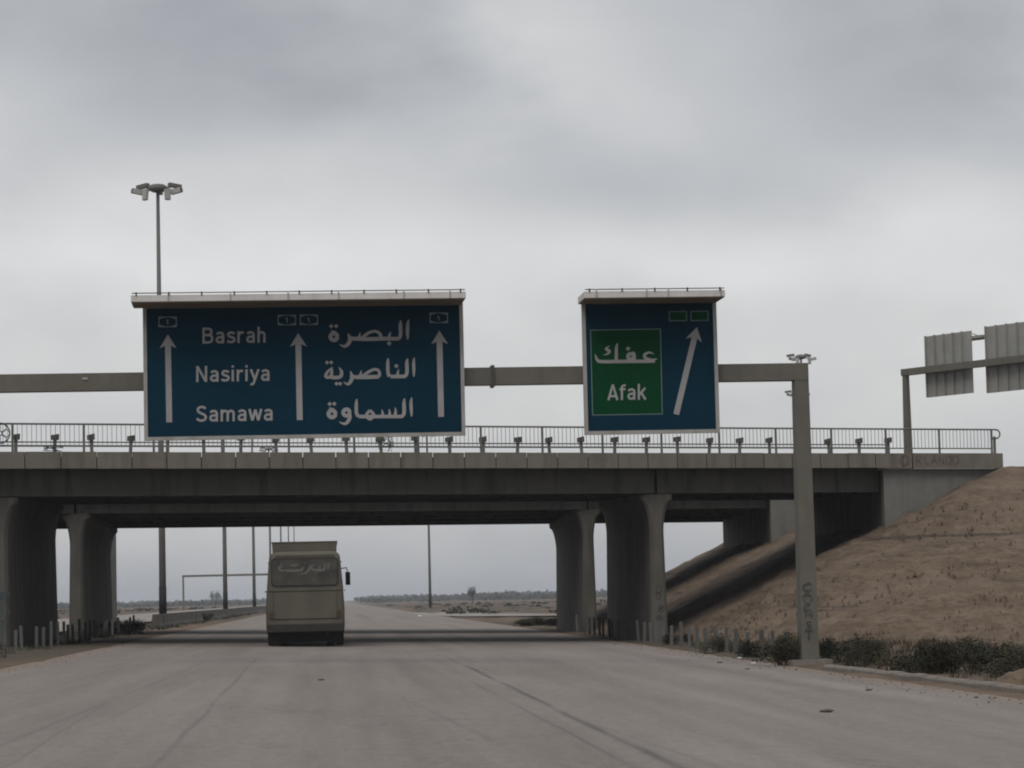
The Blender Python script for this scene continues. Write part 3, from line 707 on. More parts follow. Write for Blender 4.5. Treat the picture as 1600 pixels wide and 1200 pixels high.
# traced outlines of the lettering, in units of the sign drawing (x right, y down)
ARABIC = {
 'basrah': dict(st=[[(968, 62, 10), (958, 120, 34), (955, 200, 34), (958, 272, 16)],
   [(886, 72, 12), (880, 120, 36), (882, 215, 38), (866, 258, 38), (830, 264, 38), (700, 264, 40), (560, 268, 42), (440, 266, 42), (360, 262, 40)],
   [(778, 190, 8), (766, 225, 26), (758, 262, 40)],
   [(672, 262, 40), (672, 228, 36), (645, 196, 32), (600, 186, 30), (545, 204, 32), (500, 236, 32), (462, 266, 34)],
   [(458, 200, 8), (448, 238, 26), (440, 262, 40)],
   [(328, 208, 8), (345, 250, 36), (345, 296, 42), (312, 336, 36), (280, 344, 26), (238, 322, 5)],
   ringpts(180, 244, 36, 36, 42), [(150, 178, 10), (190, 200, 34), (205, 225, 40)]], dots=[(762, 314, 26), (152, 133, 24), (204, 132, 24)]),
 'nasiriya': dict(st=[[(1026, 462, 10), (1020, 520, 32), (1022, 590, 32), (1022, 664, 14)],
   [(956, 472, 12), (948, 520, 36), (950, 615, 38), (932, 656, 38), (890, 662, 38), (775, 662, 38)],
   [(864, 585, 8), (852, 625, 26), (850, 660, 38)], [(752, 470, 12), (748, 520, 34), (750, 620, 36), (766, 662, 38)],
   [(655, 664, 40), (560, 668, 42), (450, 670, 40), (375, 666, 38)],
   [(650, 662, 38), (662, 630, 32), (645, 596, 30), (605, 588, 30), (552, 610, 32), (505, 642, 32), (470, 668, 34)],
   [(470, 598, 8), (460, 638, 26), (452, 664, 38)],
   [(352, 604, 8), (368, 650, 36), (366, 694, 40), (342, 734, 34), (318, 742, 24), (280, 718, 5)],
   [(232, 565, 8), (258, 605, 32), (258, 648, 38), (228, 672, 38), (150, 672, 38)],
   [(160, 560, 8), (158, 610, 30), (152, 668, 38)], [(160, 570, 10), (122, 604, 28), (92, 652, 30), (110, 672, 32), (148, 664, 34)]],
   dots=[(838, 552, 25), (208, 738, 22), (246, 738, 22), (108, 515, 22), (152, 515, 22)]),
 'samawa': dict(st=[[(1000, 882, 10), (992, 940, 32), (996, 1020, 32), (998, 1084, 14)],
   [(924, 892, 12), (918, 945, 36), (920, 1040, 38), (900, 1078, 38), (860, 1084, 36), (700, 1084, 36), (440, 1084, 38)],
   [(826, 988, 8), (830, 1035, 28), (822, 1080, 36)], [(762, 1005, 8), (768, 1045, 26), (764, 1080, 36)], [(684, 1010, 8), (694, 1050, 26), (690, 1082, 36)],
   [(560, 1018, 30), (600, 1066, 30), (562, 1112, 30), (520, 1072, 30), (560, 1018, 30)],
   [(422, 898, 12), (416, 950, 34), (418, 1045, 36), (440, 1084, 38)],
   ringpts(312, 1042, 34, 34, 40), [(345, 1050, 34), (346, 1100, 40), (318, 1148, 36), (285, 1160, 26), (234, 1140, 5)],
   ringpts(160, 1056, 36, 36, 42), [(130, 992, 10), (170, 1012, 34), (188, 1036, 40)]], dots=[(136, 952, 24), (184, 950, 24)]),
 'afak': dict(st=[[(912, 398, 6), (862, 380, 24), (808, 402, 34), (808, 440, 36), (850, 462, 38), (900, 470, 34), (952, 452, 6)],
   [(925, 484, 30), (800, 484, 38), (640, 484, 40), (470, 486, 40), (290, 486, 38), (246, 462, 32), (222, 398, 5)],
   ringpts(640, 428, 32, 32, 40), [(660, 375, 20), (685, 400, 30), (680, 470, 40)],
   [(488, 272, 10), (474, 320, 34), (472, 400, 38), (470, 484, 40)],
   [(396, 302, 5), (350, 338, 30), (392, 362, 34), (372, 394, 24), (318, 412, 5)]], dots=[(610, 336, 27)]),
}
def arabic(key, ox, oy, k, mapf, m_):
    d = ARABIC[key]; mp = lambda x, y, l: mapf(ox + x / k, oy + y / k, l)
    lay = .006
    for st_ in d['st']: stroke(m_, st_, mp, lay, 4); lay += .0012
    for x, y, r_ in d['dots']: dot(m_, x, y, r_, mp, lay); lay += .0012

def sign(name, label, corners, hood, fr):
    (tl, tr_, br, bl) = corners                       # pixel corners of the outer frame on the sign face
    OFF = -.42                                        # face plane in front of the beam
    P_ = [gpt(x, y, OFF) for x, y in (bl, br, tr_, tl)]
    # true rectangle on the plane
    a0 = sum((P_[i] - GP).dot(GA) for i in (0, 3)) / 2; a1 = sum((P_[i] - GP).dot(GA) for i in (1, 2)) / 2
    z0 = (P_[0].z + P_[1].z) / 2; z1 = (P_[2].z + P_[3].z) / 2
    Q = lambda a, z, o=0.0: GP + GA * a + GN * (OFF + o) + zz * z
    root = thing(name, label, 'road sign', Q((a0 + a1) / 2, z0))
    am, zm = (a0 + a1) / 2, (z0 + z1) / 2
    MB().box(Q(am, zm, .071), (a1 - a0 - 2 * fr - .02, .016, z1 - z0 - 2 * fr - .02), gax).build('backing_sheet', 'sign_blue', root)
    npn = 6 if a1 - a0 > 5 else 2; wp = (a1 - a0 - 2 * fr) / npn
    for i in range(npn):
        MB().box(Q(a0 + fr + wp * (i + .5), zm, .035 + random.uniform(-.0008, .0008)), (wp - .003, .05, z1 - z0 - 2 * fr), gax).build('face_panel', 'sign_blue', root)
    for a in (a0 + fr / 2, a1 - fr / 2): MB().box(Q(a, zm, .03), (fr, .10, z1 - z0), gax).build('frame_bar', 'sign_frame', root)
    for z in (z0 + fr / 2, z1 - fr / 2): MB().box(Q(am, z, .03), (a1 - a0 - 2 * fr - .004, .097, fr), gax).build('frame_bar', 'sign_frame', root)
    nbk = 4 if a1 - a0 > 5 else 2
    for i in range(nbk):                              # uprights that hang the sign on the beam
        a = a0 + (a1 - a0) * (i + .5) / nbk
        MB().box(Q(a, zm, .14), (.12, .14, (z1 - z0) * .92), gax).build('bracket', 'gantry_grey', root)
    # lighting hood jutting out over the face
    dep = 1.2; HF = OFF - dep
    hl, hr = gpt(*hood[0], HF), gpt(*hood[1], HF)     # front edge ends: top-left, top-right
    ha, hb = (hl - GP).dot(GA), (hr - GP).dot(GA); ht = (hl.z + hr.z) / 2; hh = .155
    hc = GP + GA * ((ha + hb) / 2) + GN * (OFF - dep / 2)
    hd = MB().box(hc + zz * (ht - hh / 2 + .006), (hb - ha, dep, hh - .012), gax).build('hood', 'hood_metal', root)
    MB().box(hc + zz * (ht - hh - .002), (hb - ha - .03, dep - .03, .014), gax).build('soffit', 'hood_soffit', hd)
    fr_ = GP + GN * (HF - .012)
    MB().tube([fr_ + GA * (ha + .02) + zz * (ht + .045), fr_ + GA * (hb - .02) + zz * (ht + .045)], .012, 6).build('cable', 'steel_dark', hd)
    nc = int((hb - ha) / .72)
    for i in range(nc + 1):
        a = ha + .12 + (hb - ha - .24) * i / nc
        MB().box(fr_ + GA * a + zz * (ht + .03), (.035, .03, .075), gax).build('cable_clip', 'steel_dark', hd)
    for k_ in (.1, .3, .47, .62, .8, .95):
        if a1 - a0 < 5 and k_ in (.3, .8): continue
        a = ha + (hb - ha) * k_ + random.uniform(-.1, .1)
        MB().box(fr_ + GA * a + zz * (ht - .045), (.03, .022, .20), gax).build('strap', 'lamp_pale', hd)
    return root
FACE = -.412                                           # lettering lies just in front of the panel (panel front at OFF+.01)
def face(px, py, lay): return gpt(px, py, -.4105 - lay)
def lettering(root, nm, m, fn, label=None):
    m_ = MB(); fn(m_); o = orient(m_.build(nm, m, root), -GN)
    if label: o['label'] = label
    return o
def arrow(tip, tail, hw, hl, sw):
    dx, dy = tail[0] - tip[0], tail[1] - tip[1]; l = math.hypot(dx, dy); dx /= l; dy /= l; nx_, ny_ = -dy, dx
    b = (tip[0] + dx * hl, tip[1] + dy * hl); n_ = (tip[0] + dx * hl * .82, tip[1] + dy * hl * .82)
    def fn(m_):
        polym(m_, [tip, (b[0] + nx_ * hw, b[1] + ny_ * hw), (n_[0] + nx_ * sw / 2, n_[1] + ny_ * sw / 2), (n_[0] - nx_ * sw / 2, n_[1] - ny_ * sw / 2), (b[0] - nx_ * hw, b[1] - ny_ * hw)], face, .006)
        polym(m_, [(n_[0] + nx_ * sw / 2, n_[1] + ny_ * sw / 2), (tail[0] + nx_ * sw / 2, tail[1] + ny_ * sw / 2), (tail[0] - nx_ * sw / 2, tail[1] - ny_ * sw / 2), (n_[0] - nx_ * sw / 2, n_[1] - ny_ * sw / 2)], face, .006)
    return fn
def shield(x0, y0, x1, y1, arabic_one):
    def fn(m_):
        k = 1.5; n_ = 8
        outer_t = [(x0 + (x1 - x0) * i / n_, y0) for i in range(n_ + 1)]
        inner_t = [(x0 + k + (x1 - x0 - 2 * k) * i / n_, y0 + k * (.75 + 2.0 * ((i / n_ - .5) * 2) ** 2)) for i in range(n_ + 1)]
        for i in range(n_):
            polym(m_, [outer_t[i], outer_t[i + 1], inner_t[i + 1], inner_t[i]], face, .006)
            fl = lambda p: (p[0], y0 + y1 - p[1])
            polym(m_, [fl(outer_t[i]), fl(outer_t[i + 1]), fl(inner_t[i + 1]), fl(inner_t[i])], face, .006)
        yi, yj = inner_t[0][1], y0 + y1 - inner_t[0][1]
        polym(m_, [(x0, y0), (x0 + k, yi), (x0 + k, yj), (x0, y1)], face, .0065); polym(m_, [(x1, y0), (x1 - k, yi), (x1 - k, yj), (x1, y1)], face, .0065)
        xc = (x0 + x1) / 2
        if arabic_one: stroke(m_, [(xc - 2.2, y0 + 4.5, .8), (xc - .5, y0 + 7, 2), (xc + 1.2, y1 - 4, 1.2)], face, .007)
        else:
            stroke(m_, [(xc + .3, y0 + 4.2, 1.9), (xc + .3, y1 - 4.2, 1.9)], face, .007); stroke(m_, [(xc + .3, y0 + 4.6, 1.4), (xc - 2, y0 + 6.2, 1.0)], face, .0078)
    return fn
big = sign('overhead_sign', 'wide blue overhead sign lettered Basrah, Nasiriya, Samawa under a pale hood', ((222.3, 479), (723.2, 468), (727.3, 680), (226, 689.5)), ((204.4, 462.5), (727.8, 454.6)), .085)
for body, x0, x1, yb, yt in (('Basrah', 316.2, 415, 536.2, 511.0), ('Nasiriya', 306.4, 421.2, 596.0, 571.0), ('Samawa', 305.6, 426, 658.2, 633.0)):
    lettering(big, 'lettering', 'sign_white', lambda m_: din_to(m_, body, x0, x1, yb, yt, lambda x, y, l: face(x, y - .0175 * (x - (x0 + x1) / 2), l), .006), 'white place name ' + body)
for key, nm in (('basrah', 'Basrah'), ('nasiriya', 'Nasiriya'), ('samawa', 'Samawa')):
    lettering(big, 'lettering', 'sign_white', lambda m_: arabic(key, 495, 490, 6.741, face, m_), 'white Arabic place name for ' + nm)
for tip, tail in (((262.2, 522.6), (264.4, 659.8)), ((465.8, 520.2), (468.4, 656.3)), ((686.4, 516.3), (689.2, 651.3))):
    lettering(big, 'arrow', 'sign_white', arrow(tip, tail, 13.3, 21.5, 9.2))
for x0, y0, x1, y1, ar in ((247.5, 494.8, 276.3, 511.2, 0), (434, 492, 462.5, 508.2, 0), (468.3, 491.4, 497, 507.8, 1), (671.2, 488.4, 700, 504.8, 1)):
    lettering(big, 'route_shield', 'shield_outline', shield(x0, y0, x1, y1, ar))
small = sign('overhead_sign', 'narrower blue overhead sign with a green Afak plate and a slanted arrow', ((908.5, 470), (1119.3, 466.5), (1124.2, 676.8), (913.6, 679)), ((912.8, 455.5), (1132.8, 453.2)), .085)
def quad(pts, lay): return lambda m_: polym(m_, pts, face, lay)
def inset(p, k):
    (a, b, c_, d_) = p; return [(a[0] + k, a[1] + k), (b[0] - k, b[1] + k), (c_[0] - k, c_[1] - k), (d_[0] + k, d_[1] - k)]
for pl in ([(922, 515.2), (1032.6, 513.4), (1035.5, 647.4), (925.3, 649.2)], [(1045.2, 486.4), (1073.2, 486), (1073.5, 501.6), (1045.5, 502)], [(1078.6, 486), (1107, 485.5), (1107.3, 501.2), (1078.9, 501.7)]):
    big_ = pl[1][0] - pl[0][0] > 60
    pp = lettering(small, 'plate' if big_ else 'route_plate', 'sign_outline', quad(pl, .002))
    m_ = MB(); polym(m_, inset(pl, 1.35), face, .005); orient(m_.build('plate_face', 'sign_green', pp), -GN)
lettering(small, 'lettering', 'sign_white', lambda m_: din_to(m_, 'Afak', 948.7, 1010.4, 624.9, 600.0, lambda x, y, l: face(x, y - .0175 * (x - 980), l), .008), 'white place name Afak')
lettering(small, 'lettering', 'sign_white', lambda m_: arabic('afak', 900, 500, 7.5, lambda x, y, l: face(x, y, l + .002), m_), 'white Arabic place name for Afak')
lettering(small, 'arrow', 'sign_white', arrow((1089, 511.0), (1056.6, 647.5), 13.0, 21.5, 9.0))

# graffiti on the gantry post, fascia and piers -------------------------------------------------
HAND = {'C': [[(.95, .8), (.6, 1), (.1, .75), (.02, .35), (.3, .02), (.95, .15)]], 'A': [[(0, 0), (.3, .55), (.5, 1)], [(.5, 1), (.75, .5), (1, 0)], [(.2, .35), (.85, .38)]], 'V': [[(0, 1), (.3, .4), (.5, 0)], [(.5, 0), (.8, .55), (1, 1)]],
  'E': [[(.05, 0), (.08, .5), (.05, 1)], [(.05, 1), (.9, .98)], [(.05, .5), (.75, .52)], [(.05, 0), (.95, .03)]], 'H': [[(.05, 0), (.1, 1)], [(.9, 0), (.95, 1)], [(.08, .5), (.92, .48)]], 'S': [[(.9, .85), (.5, 1), (.1, .8), (.4, .55), (.85, .35), (.7, .05), (.05, .1)]], 'T': [[(0, .97), (1, 1)], [(.5, 1), (.45, .5), (.5, 0)]],
  'O': [[(.5, 1), (.1, .8), (0, .4), (.35, 0), (.85, .15), (1, .6), (.75, .95), (.45, 1)]], 'R': [[(.05, 0), (.08, 1)], [(.08, 1), (.8, .95), (.85, .6), (.1, .5)], [(.3, .5), (.95, 0)]], 'L': [[(.08, 1), (.05, .4), (.05, 0)], [(.05, 0), (.95, .04)]], 'N': [[(.05, 0), (.08, 1)], [(.08, 1), (.5, .5), (.92, 0)], [(.92, 0), (.95, 1)]],
  'D': [[(.05, 0), (.08, 1)], [(.08, 1), (.7, .9), (.98, .5), (.7, .1), (.05, 0)]], 'o': [[(.5, 1), (.05, .6), (.3, 0), (.9, .3), (.8, .9), (.5, 1)]], '8': [[(.5, .55), (.1, .8), (.5, 1), (.9, .8), (.5, .55), (.05, .25), (.5, 0), (.95, .25), (.5, .55)]], 'B': [[(.05, 0), (.05, 1)], [(.05, 1), (.8, .9), (.7, .58), (.1, .52)], [(.1, .52), (.95, .4), (.85, .05), (.05, 0)]],
  'BP': [[(.02, 0), (.02, 1)], [(.02, 1), (.4, .85), (.05, .5), (.45, .25), (.02, 0)], [(.6, 0), (.6, 1)], [(.6, 1), (.98, .8), (.62, .45)]], 'A?': [[(0, 0), (.2, 1), (.45, 0)], [(.1, .4), (.4, .4)], [(.6, .8), (.85, 1), (.95, .7), (.75, .35)]]}
def on_face(root, nm, m, items, p0, n_, off, offset=.02):
    for body, x0, x1, yb, yt in items:
        m_ = MB(); rj = random.Random(body + str(x0))
        for i_, st_ in enumerate(HAND[body]):
            jx, jy = rj.uniform(-.05, .05), rj.uniform(-.05, .05); wk = .13 * (yt - yb) * -1 * rj.uniform(.8, 1.25)
            stroke(m_, [(x0 + (x + jx + rj.uniform(-.03, .03)) * (x1 - x0), yb + (y + jy + rj.uniform(-.03, .03)) * (yt - yb), wk * rj.uniform(.7, 1.2)) for x, y in st_], lambda x, y, l: onplane(x, y, p0 - n_ * (off + l), n_), i_ * .0006, 4)
        orient(m_.build(nm, m, root), -n_)
pits = [('C', 1254.5, 1268.5, 923, 911.5), ('A', 1254, 1269, 934, 924), ('V', 1254.5, 1269.5, 944.5, 935), ('E', 1256, 1267.5, 954, 945.5), ('H', 1258, 1269, 965, 955), ('S', 1259, 1268, 982, 971), ('T', 1258.5, 1270, 1001, 986)]
on_face(gantry, 'graffiti', 'graffiti_black', pits, GP, GN, .256, .03)
BN = Vector((-A.y, A.x, 0))
on_face(near, 'graffiti', 'graffiti_red', [('O', 1407.5, 1420, 725.5, 711), ('R', 1432, 1441, 725, 712), ('L', 1445.5, 1453, 725, 712), ('A', 1455, 1464.5, 725, 712), ('N', 1466.5, 1475.5, 725.3, 712.3), ('D', 1478, 1486, 725.3, 712.3), ('O', 1488.5, 1498, 725.3, 712.3)], B(0, T1A, 0), BN, .025, .0)
def pier_graf(items, s, m):
    on_face(near, 'graffiti', m, items, B(s, 0, 0) + YV * 0.0, YV, .012, .0)
pier_graf([('D', 1026, 1034, 928, 915), ('o', 1024.5, 1032, 936, 925), ('8', 1028.5, 1037, 957, 947), ('B', 1025.5, 1036.5, 968, 961.5)], 0.0, 'graffiti_black')
pier_graf([('BP', 0.5, 14.5, 937, 924.5), ('E', 1, 8, 952, 942), ('A?', .5, 16, 966, 953), ('T', 1, 6, 992, 970)], S_L, 'graffiti_teal')

# ------------------------------------------------------------------ gantry on the crossing road, seen from behind
RP = at(1419, 700, 145.0); RQ = at(1600, 700, 138.0)
RA = Vector((RQ.x - RP.x, RQ.y - RP.y, 0)).normalized(); RN = Vector((-RA.y, RA.x, 0)); rax = (RA, RN, zz)
if RN.y < 0: RN = -RN
RP.z = 0
rg = thing('sign_gantry', 'thin sign gantry on the crossing road at the far right', 'gantry', RP + zz * 5.9)
def rpt(px, py, off=0.0): return onplane(px, py, RP + RN * off, RN)
zt = rpt(1418, 581.5).z
m_ = MB(); rr = lambda hw, z: [RP + RA * -hw + RN * -hw + zz * z, RP + RA * hw + RN * -hw + zz * z, RP + RA * hw + RN * hw + zz * z, RP + RA * -hw + RN * hw + zz * z]
m_.loft([rr(.20, 5.6), rr(.13, zt - .17)]).build('post', 'gantry_grey', rg)
a1 = 16.0
MB().box(RP + RA * (a1 / 2 - .1) + zz * zt, (a1 + .2, .34, .36), rax).build('beam', 'gantry_grey', rg)
m_ = MB(); p = RP + RA * (a1 - .3)
m_.box(p + zz * ((zt + 4.9) / 2 - .1), (.36, .36, zt - 4.9 - .2), rax).build('post', 'gantry_grey', rg)
for i, (xa, xb, yt, yb, lab) in enumerate(((1446, 1517, 522, 616, 'grey ribbed back of a road sign, left of the two on the far-right gantry'), (1540.5, 1640, 508, 603, 'grey ribbed back of a road sign at the right picture edge'))):
    pa_, pb_ = rpt(xa, 570, .3), rpt(xb, 560, .3); aa, ab = (pa_ - RP).dot(RA), (pb_ - RP).dot(RA)
    z1 = rpt((xa + min(xb, 1600)) / 2, yt + 0, .3).z; z0 = rpt((xa + min(xb, 1600)) / 2, yb - 1, .3).z
    z1 = zt + (1.85 if i == 0 else 1.95); z0 = zt - (1.45 if i == 0 else 1.55)
    sg = thing('road_sign', lab, 'road sign', RP + RA * ((aa + ab) / 2) + RN * .3 + zz * z0, )
    nb_ = 5 if i == 0 else 6; wb = (ab - aa) / nb_
    for k in range(nb_):
        a = aa + wb * (k + .5)
        b_ = MB().box(RP + RA * a + RN * .42 + zz * ((z0 + z1) / 2), (wb - .012, .03, z1 - z0), rax).build('board', 'alu_board', sg)
        MB().box(RP + RA * (a - wb / 2 + .03) + RN * .33 + zz * ((z0 + z1) / 2 + .01), (.035, .15, z1 - z0 + .02), rax).build('rib', 'alu_board', b_)
    MB().box(RP + RA * ((aa + ab) / 2) + RN * .235 + zz * (zt + .02), (ab - aa - .3, .10, .2), rax).build('mounting_bar', 'steel_dark', sg)
    hd = MB().box(RP + RA * ((aa + ab) / 2 + .3) + RN * .95 + zz * (z1 - .35), (ab - aa + .8, 1.0, .14), rax).build('hood', 'alu_board', sg)
    for k in range(3): MB().tube([RP + RA * (aa + (ab - aa) * (.1 + .4 * k)) + RN * .45 + zz * (z1 - .02), RP + RA * (aa + (ab - aa) * (.1 + .4 * k)) + RN * 1.4 + zz * (z1 - .25)], .02, 5).build('hood_stay', 'steel_dark', hd)

# ------------------------------------------------------------------ gantry far behind the bus
fg = Vector((0, 540, .18)); xl = (289 - 520) / F * 540; xr = -12.6
gg = thing('sign_gantry', 'bare distant gantry over the opposite carriageway', 'gantry', (xl, 540, .18))
for x in (xl, xr): MB().box((x, 540, 3.45), (.34, .4, 6.6), None).build('post', 'gantry_grey', gg)
MB().box(((xl + xr) / 2, 540, 6.95), (xr - xl + .4, .4, .42), None).build('beam', 'gantry_grey', gg)

# ------------------------------------------------------------------ high mast lights
def make_mast():
    r_ = thing('mast_light', 'tall floodlight mast', 'light mast', (0, 0, 0), 'floodlight masts along the motorway')
    MB().tube([(0, 0, 0), (0, 0, 8), (0, 0, 18), (0, 0, 29.6)], [.25, .215, .17, .115], 12).build('pole', 'mast_steel', r_, True)
    MB().tube([(0, 0, .55), (0, 0, 2.5)], [.262, .256], 12).build('dark_band', 'mast_black', r_, True)
    MB().tube([(0, 0, -.1), (0, 0, .12)], .5, 12).build('footing', 'concrete_pale', r_)
    MB().tube([(0, 0, 29.35), (0, 0, 29.5), (0, 0, 29.72), (0, 0, 29.86), (0, 0, 29.92)], [.36, .66, .66, .45, .12], 16).build('head_ring', 'mast_steel', r_, True)
    for (a, r1, zc_, e, ln, hgt, m) in ((150, 1.25, 29.86, -7, .90, .27, 'mast_steel'), (30, 1.25, 29.86, -7, .90, .27, 'mast_steel'), (202, 1.42, 29.32, 10, .78, .32, 'lamp_pale'), (338, 1.42, 29.32, 10, .78, .32, 'lamp_pale'),
                                   (228, 1.12, 29.06, -84, .72, .24, 'lamp_pale'), (312, 1.12, 29.06, -84, .72, .24, 'lamp_pale'), (90, 1.1, 29.5, 0, .8, .26, 'mast_steel')):
        d = Vector((math.cos(R(a)), math.sin(R(a)), 0)); d2 = (d * math.cos(R(e)) + Vector((0, 0, math.sin(R(e))))).normalized()
        side = Vector((-d.y, d.x, 0)); u_ = side.cross(d2); c = Vector((0, 0, zc_)) + d * r1
        fl = MB(); fl.box(c, (ln, .36, hgt), (d2, side, u_)); fo = fl.build('floodlight', m, r_)
        MB().box(c + d2 * (ln / 2 + .01), (.03, .32, hgt * .8), (d2, side, u_)).build('lens', 'dusty_glass', fo)
        MB().tube([Vector((0, 0, 29.6)) + d * .4, Vector((0, 0, (zc_ + 29.6) / 2)) + d * (r1 * .75), c], .035, 5).build('arm', 'steel_dark', fo)
    return r_
mast = make_mast(); index_kids()
mx_ = [(250, 183.0, 1), (1, 2, 3)]
MASTLBL = ['tall floodlight mast rising above the left end of the big blue sign', 'floodlight mast seen below the deck right of the nearest mast', 'floodlight mast third from left in the median row',
           'floodlight mast fourth from left in the median row, left of the bus roof', 'floodlight mast in the median row just left of the bus roof box', 'floodlight mast in the median row behind the bus roof, second farthest', 'farthest floodlight mast of the median row behind the bus roof']
for i in range(7):
    o = mast if i == 0 else copy_tree(mast)
    d = 183.0 + 106.0 * i; o['label'] = MASTLBL[i]
    place(o, (-11.45, d, .18), R(-3 + 2 * i))
for px, d, lab in ((672, 450, 'lone floodlight mast right of the bus beyond the overpass'), (1263, 321, 'floodlight mast whose head shows above the gantry corner'), (1255, 380, 'floodlight mast whose head peeks out left of the gantry post')):
    o = copy_tree(mast); p = at(px, 930, d); place(o, (p.x, p.y, -.27 if px == 672 else -.3), R(10)); o['label'] = lab
# pale post behind the left piers
p = at(177, 946, 146)
pp = thing('median_post', 'pale square post standing just behind the left pier', 'post', (p.x, p.y, .1))
MB().box((p.x, p.y, 3.6), (.36, .36, 7.0)).build('shaft', 'post_grey', pp); MB().box((p.x, p.y, .22), (.8, .8, .3)).build('footing', 'concrete_pale', pp)

# ------------------------------------------------------------------ median barrier beyond the overpass
bar = thing('median_barrier', 'low grey concrete barrier along the median beyond the overpass', 'barrier', (-9.6, 150, .18))
sec = [(-.30, 0), (-.30, .08), (-.14, .32), (-.085, .80), (.085, .80), (.14, .32), (.30, .08), (.30, 0)]
y = 146.0; k = 0
while y < 520:
    ln = 5.96
    j = random.uniform(-.03, .03)
    if y < 330:
        m_ = MB(); m_.loft([[Vector((-9.6 + j + a_, yy, .16 + z_)) for a_, z_ in sec] for yy in (y, y + ln - .03)]); m_.build('barrier_block', 'concrete', bar)
        y += ln
    else:
        m_ = MB(); m_.loft([[Vector((-9.6 + a_, yy, .16 + z_)) for a_, z_ in sec] for yy in (y, y + 180)]); m_.build('barrier_run', 'concrete', bar); break

# ------------------------------------------------------------------ guard rail posts left standing without rail
def gp(name):
    r_ = thing(name, 'x', 'post', (0, 0, 0))
    m_ = MB(); sec_ = [(-.05, -.035), (.05, -.035), (.05, -.015), (-.03, -.015), (-.03, .06), (-.05, .06)]
    m_.loft([[Vector((a_ * .95, b_ * 1.1, z)) for a_, b_ in sec_] for z in (-.25, .80)]); m_.build('shaft', 'post_grey', r_)
    return r_
g0 = gp('guard_post'); index_kids(); first = True
GL = {'L': ('rail-less grey guard post in the row beside the left piers', 'bare guard posts left of the road'), 'R': ('rail-less grey guard post in the row beside the right pier', 'bare guard posts right of the road')}
for side in ('L', 'R'):
    y = 78.0 if side == 'L' else 66.0
    while y < (128 if side == 'L' else 124):
        x = (-9.35 if side == 'L' else 11.15) + random.uniform(-.05, .05)
        if random.random() > .07:
            o = g0 if first else copy_tree(g0); first = False
            place(o, (x, y + random.uniform(-.08, .08), prof(x) + random.uniform(-.05, .04)), R(random.uniform(-12, 12)))
            o.rotation_euler[0] = R(random.uniform(-5, 5)); o.rotation_euler[1] = R(random.gauss(0, 1.6)); o.scale = (1, 1, random.uniform(.85, 1.06))
            o['label'], o['group'] = GL[side]
        y += 2.05

# ------------------------------------------------------------------ bus
bx, by = -.90, 87.6; bz = prof(bx)
bus = thing('bus', 'dusty olive-brown bus driving away with a roof rack box', 'bus', (bx, by, bz))
W = 1.27; Ln = 8.6
def bsec(y, hw_b, hw_t, zb, zt_, rad=.26):
    pts = [(-hw_b + .05, zb), (hw_b - .05, zb), (hw_b, zb + .08), (hw_b, 1.25), (hw_b - .025, 1.75), (hw_t + .03, 2.55)]
    n = 5
    for k in range(n + 1):
        a = math.pi / 2 * k / n; pts.append((hw_t - rad + rad * math.cos(a), zt_ - rad * .8 + rad * .8 * math.sin(a)))
    left = [(-x, z) for x, z in reversed(pts[2:])]
    return [Vector((bx + x, by + y, bz + z)) for x, z in pts + left]
m_ = MB(); m_.loft([bsec(.10, W - .07, W - .20, .58, 2.98, .24), bsec(.0, W - .02, W - .16, .55, 3.03), bsec(.06, W, W - .13, .52, 3.06), bsec(.35, W, W - .12, .50, 3.10), bsec(Ln - .4, W, W - .12, .50, 3.10), bsec(Ln, W - .08, W - .22, .6, 2.95)])
# keep the rear face order: outermost ring first
m_ = MB(); m_.loft([bsec(-.02, W - .10, W - .23, .60, 2.95, .22), bsec(.02, W - .03, W - .15, .55, 3.05), bsec(.12, W, W - .12, .52, 3.08), bsec(Ln - .4, W, W - .12, .50, 3.10), bsec(Ln, W - .08, W - .22, .6, 2.95)])
body = m_.build('body', 'bus_paint', bus); 
for pface in body.data.polygons: pface.use_smooth = len(pface.vertices) == 4
def bb(c, size, nm, m, par=bus): return MB().box(Vector((bx, by, bz)) + Vector(c), size).build(nm, m, par)
# rear window with rounded rubber seal
def rrect(hw, zc, hh, r_, y):
    out = []
    for cx_, cz_, a0_ in ((hw - r_, hh - r_, 0), (-hw + r_, hh - r_, 90), (-hw + r_, -hh + r_, 180), (hw - r_, -hh + r_, 270)):
        for k in range(6):
            a = R(a0_ + 18 * k); out.append(Vector((bx + cx_ + r_ * math.cos(a), by + y, bz + zc + cz_ + r_ * math.sin(a))))
    return out
# window at 1.99..2.83 m
m_ = MB(); m_.loft([rrect(1.09, 2.41, .46, .14, -.02), rrect(1.09, 2.41, .46, .14, -.045)]); rw = m_.build('rear_window', 'bus_trim', bus)
m_ = MB(); m_.loft([rrect(1.045, 2.41, .415, .11, -.03), rrect(1.045, 2.41, .415, .11, -.052)]); m_.build('pane', 'dusty_glass', rw)
wl = MB()
def wmap(x, y, l): return Vector((bx + x, by - .053 - l, bz + y))
